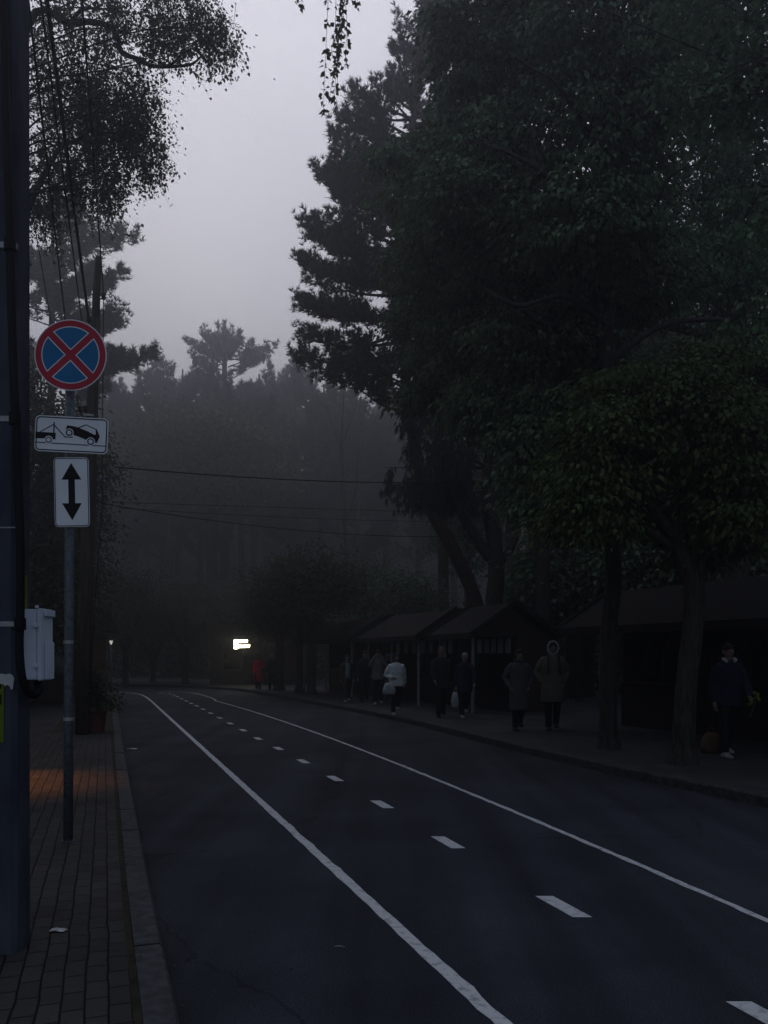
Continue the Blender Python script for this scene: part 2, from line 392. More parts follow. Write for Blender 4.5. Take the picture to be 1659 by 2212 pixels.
def kerb(name, pl, side, w, m, gap=.012):
    # separate stones along the line, top slightly rounded
    bm = MB(); seg = 1.0
    s = np.r_[0, np.cumsum(np.linalg.norm(np.diff(pl, axis=0), axis=1))]
    k = 0
    inner = offs(pl, w*side)
    while (k+1)*seg < s[-1]:
        a, b = k*seg+gap/2, (k+1)*seg-gap/2
        jz = random.uniform(-.005, .005)
        ring = []
        for t in (a, b):
            o = np.array([np.interp(t, s, pl[:, i]) for i in range(2)]); q = np.array([np.interp(t, s, inner[:, i]) for i in range(2)])
            u = (q-o)
            ring.append([(*o, -.05), (*o, PAVE-.015+jz), (*(o+u*.1), PAVE+.004+jz), (*(q-u*.03), PAVE+.006+jz), (*q, PAVE-.004), (*q, -.05)])
        bm.rings(ring); k += 1
    return bm.build(name, m)
struct(kerb('kerb', KLs, 1, .15, M_kerb)); struct(kerb('kerb', KRs, -1, .16, M_kerb_d))
struct(strip('pavement', even(offs(KLs, 9), nn), even(offs(KLs, .15), nn), PAVE, M_paver))
struct(strip('pavement', even(offs(KRs, -.16), nn), even(offs(KRs, -12), nn), PAVE, M_paver_r))
# joint filler strip behind the left kerb
struct(strip('pavement_joint', even(offs(KLs, .185), nn), even(offs(KLs, .15), nn), PAVE+.003, M_soil))
# soil bed round the wooden pole
c = [G(115, 1583, PAVE+.004), G(243, 1584, PAVE+.004), G(237, 1512, PAVE+.004), G(158, 1514, PAVE+.004)]
mb = MB(); mb.add(c, [(0, 1, 2, 3)]); struct(mb.build('soil_bed', M_soil))

# painted markings
def line_marking(pix, w0, name='road_marking', z=.004, rough=.012):
    pl = np.array([G(x, y)[:2] for x, y in pix]); far = pl[:, 1] > 29.5
    cf = np.polyfit(pl[~far, 1], pl[~far, 0], 2, w=1/np.sqrt(pl[~far, 1]))
    yy = np.linspace(max(.6, pl[~far, 1].min()), 29.5, 60); pl = np.vstack([np.stack([np.polyval(cf, yy), yy], 1), pl[far]])
    pl = resample(smooth_pl(pl, 220), .12)
    r1 = offs(pl, w0/2+RNG.normal(0, rough/3, len(pl))[:, None]); r2 = offs(pl, -w0/2+RNG.normal(0, rough/3, len(pl))[:, None])
    return struct(strip(name, r1, r2, z, M_paint))
LEFT = [(1420, 2500), (1086, 2212), (932, 2076), (836, 1997), (673, 1843), (520, 1687), (462, 1632), (406, 1589), (360, 1543), (325, 1515), (308, 1502), (280, 1497), (230, 1493)]
RIGHT = [(2400, 2330), (1659, 1979), (1224, 1789), (930, 1682), (768, 1620), (614, 1563), (520, 1527), (462, 1510), (435, 1501), (405, 1496), (340, 1493)]
line_marking(LEFT, .082); line_marking(RIGHT, .06)
DASH = [(1680, 2211), (1215, 1958.5), (967, 1820), (825, 1738), (723, 1682), (655, 1645), (601, 1617), (557, 1595.5), (525, 1577.5), (497, 1563), (474.5, 1551), (455, 1540.7), (438.6, 1532), (425, 1525), (413, 1519.6), (402, 1514.5), (392, 1509.7), (383, 1504.8), (375.7, 1501.6), (366, 1499), (349, 1497)]
mb = MB()
for i, (x, y) in enumerate(DASH):
    c = G(x, y); a = G(*DASH[max(i-1, 0)]); b = G(*DASH[min(i+1, len(DASH)-1)])
    u = (b-a)[:2]; u /= np.linalg.norm(u); L = .24
    hw = .062
    p = c[:2]-u*L; q = c[:2]+u*L
    mb.add([(p[0]-hw, p[1], .004), (p[0]+hw, p[1], .004), (q[0]+hw, q[1], .004), (q[0]-hw, q[1], .004)], [(0, 1, 2, 3)])
struct(mb.build('road_marking', M_paint))

# ------------------------------------------------------------------ vegetation
def rand_unit(n):
    v = RNG.normal(size=(n, 3)); return v/np.linalg.norm(v, axis=1)[:, None]
def norm(v): return v/(np.linalg.norm(v, axis=-1, keepdims=True)+1e-9)
def leaves_np(C, D, N, L, W):
    """rhombic folded leaves: base C, direction D, normal N"""
    n = len(C); D = norm(D); S = norm(np.cross(D, N)); Nn = np.cross(S, D)
    L = np.asarray(L).reshape(-1, 1)*np.ones((n, 1)); W = np.asarray(W).reshape(-1, 1)*np.ones((n, 1))
    a = C; t = C+D*L-Nn*L*.15; m = C+D*L*.42
    l = m+S*W*.5+Nn*W*.16; r = m-S*W*.5+Nn*W*.16
    V = np.stack([a, r, t, l], 1).reshape(-1, 3); i = np.arange(n)[:, None]*4
    return V, i+np.array([[0, 1, 2, 3]])
def needles_np(C, D, K, L, W, spread=.75, up=.35):
    n = len(C); Cn = np.repeat(C, K, 0); Dn = np.repeat(norm(D), K, 0)
    d = norm(Dn*.55+rand_unit(n*K)*spread+np.array([0, 0, up]))
    s = norm(np.cross(d, rand_unit(n*K)))
    ln = L*RNG.uniform(.65, 1.15, (n*K, 1))
    V = np.stack([Cn-s*W*.5, Cn+s*W*.5, Cn+d*ln+s*W*.12, Cn+d*ln-s*W*.12], 1).reshape(-1, 3)
    i = np.arange(n*K)[:, None]*4
    return V, i+np.array([[0, 1, 2, 3]])

def broadleaf(name, label, cat, trunk, blobs, leaf, lm, bm_, group=None, nleaf=34, csize=.38, droop=.35, twigs=True, limbs=None, tube_n=7, flat=.45, lr=1.0, wid=.72):
    """trunk: [(x,y,z,r)...]; blobs: [((x,y,z),(rx,ry,rz),nclusters)]"""
    tr = np.array(trunk, float); base = tr[0, :3].copy()
    root = empty(name, base, label, cat, group)
    wood = NPB(); fol = NPB()
    tp = spline(tr, max(12, len(tr)*4)); wood.tube(tp[:, :3]-base, tp[:, 3], 10)
    fl = tp[0, :3]-base; wood.tube([fl+np.array([0, 0, -.1]), fl+np.array([0, 0, .05]), fl+np.array([0, 0, .3])], [tr[0, 3]*1.5, tr[0, 3]*1.35, tr[0, 3]*.98], 10)
    for lb in (limbs or []):
        lp = spline(np.array(lb, float), len(lb)*4); wood.tube(lp[:, :3]-base, lp[:, 3], 6)
    for (c, rad, nc) in blobs:
        c = np.array(c, float); rad = np.array(rad, float)
        zt = c[2]-abs(rad[2])*1.2
        cand = np.where(tp[:, 2] <= max(zt, tp[0, 2]+(tp[-1, 2]-tp[0, 2])*.35))[0]
        i0 = cand[-1]; st = tp[i0]
        mid = st[:3]*.45+c*.55+RNG.normal(0, .18, 3)*np.linalg.norm(c-st[:3])*.35; mid[2] += .1*np.linalg.norm(c-st[:3])
        lp = spline(np.array([st[:3], mid, c]), 9); r0 = min(st[3]*.55, .02+.022*np.linalg.norm(c-st[:3])+.015)*lr
        wood.tube(lp-base, np.linspace(r0, .018*lr, 9), tube_n)
        u = rand_unit(nc)*(RNG.uniform(.22, 1, (nc, 1))**(1/2.2)); cc = c+u*rad
        for q in cc:
            s = lp[RNG.integers(3, 9)]; m = (s+q)/2+RNG.normal(0, .12, 3)
            if twigs and RNG.uniform() < twigs: wood.tube(np.array([s, m, q])-base, np.array([.016, .011, .004])*min(1, lr*1.4), 4)
        n = nc*nleaf; C = np.repeat(cc, nleaf, 0); out = np.repeat(norm(cc-c+1e-6), nleaf, 0)
        o = RNG.normal(0, 1, (n, 3))*csize*np.array([1, 1, flat])
        o[:, 2] -= .35*np.hypot(o[:, 0], o[:, 1])
        D = norm(out*.5+o/csize*.6+np.array([0, 0, -droop])+RNG.normal(0, .35, (n, 3)))
        Nn = norm(np.array([0, 0, 1.])+RNG.normal(0, .45, (n, 3)))
        sz = leaf*RNG.uniform(.65, 1.25, n)
        fol.add(*leaves_np(C+o-base, D, Nn, sz, sz*wid))
    w = wood.build('trunk', bm_, root, True); f = fol.build('crown', lm, root)
    return root

def pine(name, label, cat, trunk, branches, nl, group=None, dens=1.0, tuft=.22, K=14, nw=.03, sub=.32, hang=0, bark=None, leafm=None, thick=.16):
    """branches: [(start xyz, tip xyz, sag)]"""
    tr = np.array(trunk, float); base = tr[0, :3].copy()
    root = empty(name, base, label, cat, group)
    wood = NPB(); fol = NPB()
    tp = spline(tr, max(14, len(tr)*5)); wood.tube(tp[:, :3]-base, tp[:, 3], 10)
    for (a, b, sag) in branches:
        a = np.array(a, float); b = np.array(b, float); L = np.linalg.norm(b-a)
        mid = (a+b)/2; mid[2] -= sag*L; mid += RNG.normal(0, .05, 3)*L
        bp = spline(np.array([a, mid, b]), 12); wood.tube(bp-base, np.linspace(.02+.014*L, .008, 12), 5)
        ax = norm(b-a); side = norm(np.cross(ax, [0, 0, 1.]))
        ns = max(4, int(L*5*dens)); tc = []; td = []
        for k in range(ns):
            t = RNG.uniform(.3, 1.0); p = bp[int(t*11)]
            ln = L*sub*RNG.uniform(.4, 1.1)*(1.15-t*.75)
            s = side*(1 if k % 2 else -1)*RNG.uniform(.35, 1)+ax*RNG.uniform(.3, 1)+np.array([0, 0, RNG.uniform(-.05, .5)-hang])
            q = p+norm(s)*ln
            wood.tube(np.array([p, (p+q)/2+np.array([0, 0, -.05*ln]), q])-base, [.012, .009, .004], 4)
            m = max(3, int(ln*9*dens)); tt = RNG.uniform(.15, 1.05, m)[:, None]
            pts = p*(1-tt)+q*tt+RNG.normal(0, .055+.03*ln, (m, 3)); pts[:, 2] += RNG.uniform(-.06, thick, m)
            if hang:
                pts[:, 2] -= RNG.uniform(0, hang*.9, m)**1.0
            tc.append(pts); td.append(np.tile(norm(s), (m, 1)))
        tc = np.concatenate(tc); td = np.concatenate(td)
        if hang: td = td*.3+np.array([0, 0, -1.])
        fol.add(*needles_np(tc-base, td, K, tuft, nw, up=.45 if not hang else -.5, spread=.75 if not hang else .45))
    wood.build('trunk', bark or M_barkp, root, True); fol.build('crown', leafm or nl, root)
    return root

def P4(px, py, d, r): return (*P(px, py, d), r)
def blobpx(px, py, d, rx, ry, n, dd=0, rz=None):
    c = P(px, py, d+dd); s = d/F
    return (c, (rx*s, rz if rz else max(rx, ry)*s*.9, ry*s), n)

# --- tall maple on the kerb (trunk by the pole of the stall row)
d = 13.4
b0 = G(1315, 1617, PAVE)
broadleaf('maple_tree', 'tall dark maple whose straight trunk rises from the right pavement by the kerb', 'tree',
    [(*b0, .15), P4(1313, 1400, d, .135), P4(1325, 1250, d, .135), P4(1319, 1120, d, .13), P4(1312, 900, d, .14), P4(1309, 690, d, .13), P4(1330, 400, d+.3, .1), P4(1360, 80, d+.5, .06)],
    [blobpx(1030, 130, d, 90, 80, 50, .6), blobpx(1075, 330, d, 130, 100, 80), blobpx(990, 280, d, 75, 60, 40, 1), blobpx(1120, 90, d, 140, 110, 95, 1), blobpx(1130, -120, d, 150, 120, 80, .5), blobpx(985, 20, d, 45, 40, 18, .4),
     blobpx(1010, 420, d, 100, 80, 55, -.4), blobpx(1150, 520, d, 170, 110, 110, .4), blobpx(950, 560, d+1.6, 90, 100, 50, 1), blobpx(1300, 260, d, 170, 130, 110, -.8), blobpx(1330, 20, d, 170, 130, 100, -1), blobpx(1010, 690, d+1.6, 110, 90, 60, 1),
     blobpx(1260, 480, d, 150, 110, 90, -1.2), blobpx(1160, 720, d, 130, 90, 70, .5), blobpx(1070, 860, d+1, 90, 80, 45, .6), blobpx(1170, 930, d, 80, 110, 60, .2), blobpx(1390, 600, d, 130, 90, 60, 1.4), blobpx(1160, 1060, d, 60, 60, 25, .2), blobpx(890, 560, d+4, 50, 45, 26), blobpx(965, 640, d+4, 85, 80, 60), blobpx(885, 690, d+5, 40, 45, 22), blobpx(950, 780, d+5, 75, 60, 50), blobpx(905, 850, d+5, 45, 35, 20), blobpx(1000, 850, d+5, 70, 60, 40), blobpx(860, 420, d+3, 35, 30, 10), blobpx(845, 330, d+1, 26, 30, 9), blobpx(1000, 560, d+3, 90, 90, 60), blobpx(960, 440, d+2, 80, 80, 50), blobpx(900, 350, d+3, 45, 60, 20), blobpx(1240, 640, d+2, 130, 90, 80), blobpx(1250, 800, d+2, 110, 90, 70), blobpx(1060, 770, d+3, 100, 90, 60)],
    .13, M_maple, M_bark, nleaf=60, csize=.24, flat=.24, droop=.85, wid=.52,
    limbs=[[P4(1310, 640, d, .08), P4(1250, 515, d-.4, .07), P4(1160, 450, d-.7, .05), P4(1075, 405, d-.8, .025)],
           [P4(1312, 720, d, .08), P4(1190, 700, d-.3, .06), P4(1080, 640, d-.3, .03), P4(980, 600, d, .015)],
           [P4(1312, 780, d, .07), P4(1440, 700, d+.4, .06), P4(1580, 690, d+.8, .03)],
           [P4(1312, 600, d, .07), P4(1240, 470, d-1.2, .055), P4(1180, 380, d-1.7, .04), P4(1100, 330, d-1.7, .025), P4(1010, 300, d-1.5, .01)],
           [P4(1180, 380, d-1.7, .03), P4(1150, 300, d-1.8, .02), P4(1135, 215, d-1.8, .008)],
           [P4(1325, 420, d+.2, .06), P4(1260, 270, d-1.3, .045), P4(1200, 180, d-1.9, .03), P4(1120, 130, d-1.9, .012)],
           [P4(1312, 700, d, .06), P4(1220, 640, d-1.4, .045), P4(1120, 660, d-1.7, .03), P4(1040, 620, d-1.7, .012)],
           [P4(1335, 360, d+.3, .06), P4(1420, 270, d-1.6, .04), P4(1500, 180, d-2, .025), P4(1540, 90, d-2.1, .01)],
           [P4(1312, 560, d, .06), P4(1400, 470, d-1.7, .04), P4(1450, 380, d-2, .02), P4(1520, 350, d-2, .008)]])
# --- pollard maple in front, lighter leaves
d = 11.5
b0 = G(1475, 1650, PAVE)
broadleaf('maple_tree', 'round cropped maple with lighter yellow green leaves, its forked trunk rightmost on the pavement', 'tree',
    [(*b0, .165), P4(1481, 1500, d, .15), P4(1494, 1380, d, .145), P4(1500, 1270, d, .14), P4(1465, 1170, d, .12), P4(1440, 1020, d, .085), P4(1438, 880, d, .05)],
    [blobpx(1440, 860, d, 130, 90, 70, -.2), blobpx(1320, 960, d, 95, 100, 60, -.4), blobpx(1540, 930, d, 130, 100, 75, -.3), blobpx(1290, 1080, d, 75, 80, 38, -.2), blobpx(1600, 1070, d, 120, 110, 65, -.3), blobpx(1400, 1080, d, 90, 80, 32, .8), blobpx(1660, 960, d, 100, 120, 45), blobpx(1330, 830, d, 70, 50, 22, .3), blobpx(1560, 800, d, 110, 70, 44, .4), blobpx(1680, 830, d, 90, 90, 36), blobpx(1250, 1000, d, 55, 60, 20, .5), blobpx(1215, 1120, d, 45, 40, 10, .3), blobpx(1520, 1150, d, 100, 70, 34, .5), blobpx(1430, 960, d, 120, 90, 40, .9)],
    .11, M_maple2, M_bark, nleaf=54, csize=.21, flat=.28, droop=.8, wid=.55,
    limbs=[[P4(1500, 1270, d, .13), P4(1516, 1190, d, .1), P4(1530, 1080, d, .07), P4(1560, 980, d, .03)],
           [P4(1470, 1180, d, .1), P4(1405, 1090, d-.2, .06), P4(1345, 1030, d-.3, .03)],
           [P4(1455, 1120, d, .07), P4(1470, 1000, d, .05), P4(1490, 900, d, .025)]])
# --- tall maple behind the stalls, right
d = 20
b0 = G(1590, 1552, 0)
b0 = P(1590, 1560, d); b0[2] = 0
broadleaf('maple_tree', 'tall spreading maple behind the stalls at the top right, trunk showing in its crown', 'tree',
    [(*b0, .3), P4(1592, 1200, d, .27), P4(1600, 900, d, .25), P4(1590, 600, d, .23), P4(1576, 310, d, .2), P4(1560, 40, d, .14), P4(1550, -150, d, .08)],
    [blobpx(1450, 160, d, 150, 130, 85, -1.5), blobpx(1600, 60, d, 150, 130, 75, -1), blobpx(1480, -60, d, 160, 120, 80, -1), blobpx(1460, 400, d, 150, 120, 80, -1.5), blobpx(1620, 320, d, 130, 120, 60, 1.6), blobpx(1640, 500, d, 140, 120, 80, -1.2), blobpx(1500, 580, d, 120, 90, 60, -1.8), blobpx(1640, 720, d, 120, 110, 55, -1.4), blobpx(1700, 180, d, 110, 130, 50), blobpx(1400, 760, d, 100, 70, 30, 2)],
    .15, M_maple, M_bark, nleaf=54, csize=.34, flat=.24, droop=.85, wid=.52,
    limbs=[[P4(1576, 360, d, .13), P4(1510, 300, d-1, .1), P4(1420, 240, d-1.6, .04)],
           [P4(1580, 400, d, .13), P4(1660, 330, d, .08), P4(1740, 250, d, .04)],
           [P4(1596, 800, d, .16), P4(1500, 720, d-1, .11), P4(1380, 700, d-1.2, .05)]])
# --- overhanging foreground maple just out of frame to the right
d = 9
broadleaf('maple_tree', 'foreground maple leaning in at the upper right corner', 'tree',
    [(6.6, 8.2, 0, .2), (6.6, 8.2, 3, .18), (6.4, 8.4, 6, .14), (6.2, 8.7, 9, .1)],
    [blobpx(1660, 120, d, 120, 100, 34), blobpx(1560, 200, d, 90, 60, 16), blobpx(1640, 420, d, 90, 80, 18), blobpx(1690, 640, d, 80, 90, 18), blobpx(1600, -60, d, 150, 90, 36)],
    .1, M_maple, M_bark, nleaf=26, csize=.27)

# --- right tall pine, leaning trunk behind the stalls
d = 30
def B(px0, py0, px1, py1, dd=0.0, d=30, sag=.06): return (P(px0, py0, d), P(px1, py1, d+dd), sag)
pb = P(1062, 1500, d); pb[2] = 0
brs = [B(912, 60, 905, -60), B(900, 210, 845, 95), B(905, 150, 862, 60, 1), B(895, 270, 795, 172), B(893, 300, 735, 205), B(893, 330, 722, 238, -1), B(890, 320, 770, 240, 1.2),
       B(890, 380, 697, 290), B(889, 400, 720, 330, 1), B(885, 460, 668, 362), B(884, 480, 700, 395, 1.2), B(882, 500, 760, 420, -1.5), B(880, 560, 642, 482), B(878, 580, 690, 520, 1.3),
       B(876, 620, 634, 560), B(876, 640, 655, 600, -1.2), B(874, 660, 640, 640, 1), B(872, 700, 622, 668), B(872, 720, 650, 705, 1), B(872, 740, 640, 728, -1), B(872, 760, 617, 765), B(872, 790, 640, 790, 1), B(872, 800, 680, 818, -1), B(874, 820, 730, 835), B(876, 840, 780, 852, 1), B(874, 800, 760, 790, -2)]
for (x0_, y0_, x1_, y1_) in ((893, 250, 742, 190), (893, 310, 705, 262), (890, 350, 712, 300), (888, 400, 690, 352), (886, 440, 690, 385), (884, 470, 670, 372), (882, 540, 660, 475), (880, 570, 648, 505), (876, 640, 640, 580), (874, 690, 630, 650)):
    for k in (-1, 1): brs.append(B(x0_, y0_+RNG.uniform(-8, 8), x1_+RNG.uniform(0, 22), y1_+RNG.uniform(-10, 10), k*RNG.uniform(.4, 1.2)))
for k in range(42):      # other sides
    t = RNG.uniform(-60, 850); px = np.interp(t, [-60, 200, 500, 850], [915, 900, 880, 875])
    az = RNG.uniform(-2.2, 2.2); L = RNG.uniform(60, 240)*np.interp(t, [-60, 200, 500], [.35, .7, 1]); 
    brs.append((P(px, t+60, d), P(px+L*math.cos(az), t-RNG.uniform(0, 60), d+L*d/F*math.sin(az)), .05))
for k in range(44):
    t = RNG.uniform(380, 900); L = RNG.uniform(60, 210); az = RNG.uniform(2.2, 4.1) if k % 2 else RNG.uniform(-1.2, 1.2)
    brs.append((P(878, t+30, d), P(878+L*math.cos(az), t-RNG.uniform(-10, 50), d-abs(L*d/F*math.sin(az))*RNG.uniform(.2, 1)), .05))
pine('pine_tree', 'tallest dark pine right of the sky gap, long horizontal branches and leaning trunk', 'tree',
    [(*pb, .3), P4(1030, 1310, d, .27), P4(978, 1185, d, .26), P4(925, 1085, d, .24), P4(893, 950, d, .22), P4(876, 800, d, .2), P4(880, 500, d, .16), P4(897, 200, d, .1), P4(912, 0, d, .05)],
    brs, M_pine, dens=1.6, tuft=.2, K=16, nw=.028, sub=.27, thick=.3)
# second pine behind it
d = 40
brs = []
for k in range(60):
    t = RNG.uniform(-80, 820); az = RNG.uniform(0, 2*PI); L = RNG.uniform(50, 150)*np.interp(t, [-80, 150, 400], [.35, .75, 1])
    brs.append((P(950, t+45, d), P(950+L*math.cos(az), t-RNG.uniform(0, 45), d+L*d/F*math.sin(az)), .05))
brs += [B(950, 120, 850, 40, 0, d), B(950, 180, 840, 110, 0, d), B(948, 240, 845, 160, 0, d)]
pb = P(960, 1470, d); pb[2] = 0
pine('pine_tree', 'hazy pine standing just behind the tallest pine, top hidden in maple leaves', 'tree',
    [(*pb, .3), P4(955, 1000, d, .25), P4(950, 500, d, .18), P4(950, -60, d, .05)], brs, M_pine, dens=1.3, tuft=.27, K=12, nw=.05, thick=.5)
# drooping conifer with forked stems behind the stalls
d = 27
pb = P(1068, 1490, d); pb[2] = 0
stems = [(*pb, .34), P4(1066, 1320, d, .3), P4(1072, 1215, d, .27), P4(1052, 1040, d, .18), P4(1068, 900, d, .13), P4(1060, 700, d, .06)]
def BD(a, b, dd=0, sag=-.08): return (P(*a, 27), P(*b, 27+dd), sag)
root = pine('conifer_tree', 'forked dark conifer with drooping curtains of twigs behind the stalls', 'tree', stems,
    [BD((1056, 1010), (828, 1010)), BD((1056, 1040), (850, 1045), 1), BD((1060, 980), (870, 950), -1), BD((1062, 930), (858, 885)), BD((1064, 900), (905, 860), 1.2), BD((1056, 1010), (920, 1010), -1.6), BD((1060, 960), (950, 920), .5),
     BD((1070, 900), (1150, 880), -1), BD((1066, 1000), (1180, 980), .5), BD((1060, 1060), (1000, 1070), -1.2), BD((1062, 880), (1000, 820), -1), BD((1068, 850), (1130, 790), -1), BD((1054, 1050), (940, 1060), 1.5), BD((1060, 800), (980, 760)), BD((1060, 780), (1120, 720), 1)],
    M_thuja, dens=2.2, tuft=.26, K=12, nw=.035, hang=.8, sub=.26, bark=M_bark)
wood = NPB()
for lim in ([P4(1074, 1225, d, .2), P4(1030, 1165, d, .17), P4(985, 1085, d, .13), P4(950, 980, d, .06)], [P4(1074, 1215, d, .17), P4(1078, 1050, d, .13), P4(1100, 920, d, .08), P4(1110, 760, d, .04)], [P4(1072, 1225, d, .16), P4(1112, 1165, d, .12), P4(1128, 1050, d, .06)]):
    lp = spline(np.array(lim), 14); wood.tube(lp[:, :3]-np.array(root.location), lp[:, 3], 8)
wood.build('limb', M_bark, root, True)

# --- left birch reaching over the street
d = 12
bb = np.array([-6.3, 12.2, 0])
bl = [blobpx(420, 60, d, 75, 55, 60, -.2), blobpx(470, 85, d, 50, 45, 34, 0), blobpx(400, 20, d, 80, 50, 46), blobpx(300, 30, d, 80, 50, 50), blobpx(350, 90, d, 45, 30, 16), blobpx(210, 40, d, 70, 60, 40), blobpx(120, 70, d, 70, 60, 40, .3), blobpx(230, 170, d, 70, 50, 60, .3), blobpx(300, 160, d, 40, 35, 20),
      blobpx(130, 180, d, 80, 70, 62, .6), blobpx(240, 240, d, 80, 50, 72, .2), blobpx(310, 230, d, 48, 42, 38), blobpx(320, 330, d, 42, 55, 42), blobpx(255, 345, d, 65, 50, 50, .2), blobpx(170, 300, d, 75, 50, 44, .5), blobpx(110, 330, d, 60, 70, 44, .7), blobpx(180, 395, d, 75, 35, 40, .3), blobpx(240, 410, d, 30, 40, 16), blobpx(100, 470, d, 45, 60, 30, 1), blobpx(180, 20, d, 120, 90, 60, 1.2), blobpx(150, 220, d, 90, 60, 60, 1.2), blobpx(230, 270, d, 80, 60, 50, .8), blobpx(170, 380, d, 90, 50, 44, 1), blobpx(100, 420, d, 60, 70, 40, 1.4), blobpx(300, 280, d, 50, 50, 30, .4)]
birch = broadleaf('birch_tree', 'leafy birch at the upper left with branches reaching over the road', 'tree',
    [(*bb, .2), (-6.25, 12.2, 3, .18), (-6.1, 12.1, 6, .15), (-5.9, 12, 9, .11), (-5.7, 12, 12, .06)], [(a_, b_, int(c_*.45)) for a_, b_, c_ in bl], .05, M_birchl, M_birchb, nleaf=20, csize=.15, lr=.3, twigs=.3, wid=.85, droop=.7, flat=.8,
    limbs=[[(-6.0, 12, 8, .1), P4(60, 52, d, .055), P4(150, 52, d, .05), P4(187, 47, d, .045), P4(233, 55, d, .042), P4(253, 77, d, .04), P4(263, 113, d, .04), P4(300, 128, d, .034), P4(333, 143, d, .03), P4(397, 142, d, .022), P4(423, 133, d, .016), P4(450, 103, d, .008)],
           [P4(333, 143, d, .02), P4(370, 138, d, .016), P4(400, 110, d, .008)],
           [(-6.05, 12, 6.6, .06), P4(110, 350, d, .035), P4(165, 305, d, .03), P4(205, 270, d, .026), P4(240, 285, d, .022), P4(265, 310, d, .016), P4(330, 360, d, .008)],
           [P4(150, 52, d, .035), P4(180, 20, d, .025), P4(230, 20, d, .01)]])
st_v = NPB(); st_t = NPB(); bx0 = np.array(birch.location)
for (c_, rad_, nc_) in bl:
    m = int(nc_*1.5); u = rand_unit(m)*(RNG.uniform(.1, 1, (m, 1))**.45)*1.08; pp = np.array(c_)+u*np.array(rad_)
    for p_ in pp:
        ln = RNG.uniform(.12, .5); dr = np.array([RNG.normal(0, .3), RNG.normal(0, .3), -1.0]); e_ = p_+norm(dr)*ln; md = (p_+e_)/2+np.array([RNG.normal(0, .05), RNG.normal(0, .05), .04])
        st_t.tube(np.array([p_+np.array([0, 0, .1])+RNG.normal(0, .09, 3), p_, md, e_])-bx0, [.004, .003, .0025, .0015], 3)
        k_ = RNG.integers(9, 19); t_ = RNG.uniform(0, 1.05, (k_, 1)); C = p_*(1-t_)+e_*t_+RNG.normal(0, .025, (k_, 3)); sz = RNG.uniform(.026, .058, k_)
        D = norm(RNG.normal(0, .7, (k_, 3))+np.array([0, 0, -.7])); st_v.add(*leaves_np(C-bx0, D, norm(RNG.normal(0, 1, (k_, 3))), sz, sz*.85))
st_t.build('drooping_twigs', M_birchb, birch); st_v.build('drooping_leaves', M_birchl, birch)
# hanging twig over the road: a long limb of the same birch overhead
d = 8
tw = NPB(); fo = NPB()
bx = np.array(birch.location)
top = P(735, -60, d)
lp = spline(np.array([[-5.75, 12, 11.4], [-4.0, 11, 12.4], [-1.8, 9.2, 11.4], top]), 20); tw.tube(lp-bx, np.linspace(.07, .01, 20), 5)
for k in range(9):
    x0 = 735+RNG.normal(0, 12); ln = [245, 225, 150, 195, 95, 170, 120, 60, 215][k]
    x1 = 722+RNG.normal(0, 14)-(8 if ln > 180 else -6)
    st = P(x0, -55, d+RNG.normal(0, .05)); en = P(x1, ln, d+RNG.normal(0, .08))
    cp = spline(np.array([top, st, (st+en)/2+RNG.normal(0, .03, 3), en]), 16); tw.tube(cp-bx, np.linspace(.004, .0015, 16), 3)
    n = int(ln/4.6); t = RNG.uniform(4, 15, n); i = t.astype(int); f = (t-i)[:, None]
    C = cp[i]*(1-f)+cp[np.minimum(i+1, 15)]*f; D = norm(RNG.normal(0, .7, (n, 3))+np.array([0, 0, -.75]))
    sz = RNG.uniform(.04, .07, n); fo.add(*leaves_np(C-bx+D*.012, D, norm(RNG.normal(0, 1, (n, 3))), sz, sz*.72))
for (x, y) in ((645, 4), (652, 9), (768, 3), (772, 8), (640, -6)):
    C = P(x, y, d)[None, :]+RNG.normal(0, .02, (4, 3)); fo.add(*leaves_np(C-bx, norm(RNG.normal(0, .6, (4, 3))+np.array([0, 0, -.8])), rand_unit(4), np.full(4, .055), np.full(4, .04)))
    tw.tube(np.array([top, P(x, -50, d), P(x, y, d)])-bx, [.004, .003, .0015], 3)
tw.build('hanging_twig', M_birchb, birch); fo.build('hanging_leaves', M_birchl, birch)

# --- left pine (hazy) with layered branches
d = 48
pb = P(95, 1480, d); pb[2] = 0
brs = []
for (x0, y0, x1, y1, dd) in ((120, 520, 240, 470, 0), (120, 545, 300, 522, 0), (120, 560, 260, 540, 2), (115, 620, 292, 596, 0), (115, 640, 250, 610, -1), (112, 650, 220, 560, 1), (110, 690, 270, 680, 0), (110, 720, 268, 705, 1), (110, 760, 250, 660, -1), (108, 800, 340, 768, 0), (108, 810, 300, 790, 1.5), (108, 830, 240, 800, -1), (110, 600, 180, 500, -1), (110, 560, 170, 440, 1), (110, 740, 200, 730, -2), (108, 800, 270, 775, -1.5)):
    brs.append((P(x0, y0, d), P(x1, y1, d+dd), .04))
for k in range(34):
    t = RNG.uniform(400, 850); az = RNG.uniform(.6, 2*PI-.6); L = RNG.uniform(80, 170); az = RNG.uniform(.5, 3.6)
    brs.append((P(112, t+30, d), P(112+L*math.cos(az), t, d+L*d/F*math.sin(az)), .04))
pine('pine_tree', 'hazy pine on the left behind the round traffic sign, layered flat branches against the sky', 'tree',
    [(*pb, .28), P4(108, 1000, d, .24), P4(112, 700, d, .17), P4(115, 420, d, .05)], brs, M_pine, dens=1.25, tuft=.32, K=12, nw=.05, thick=.5)

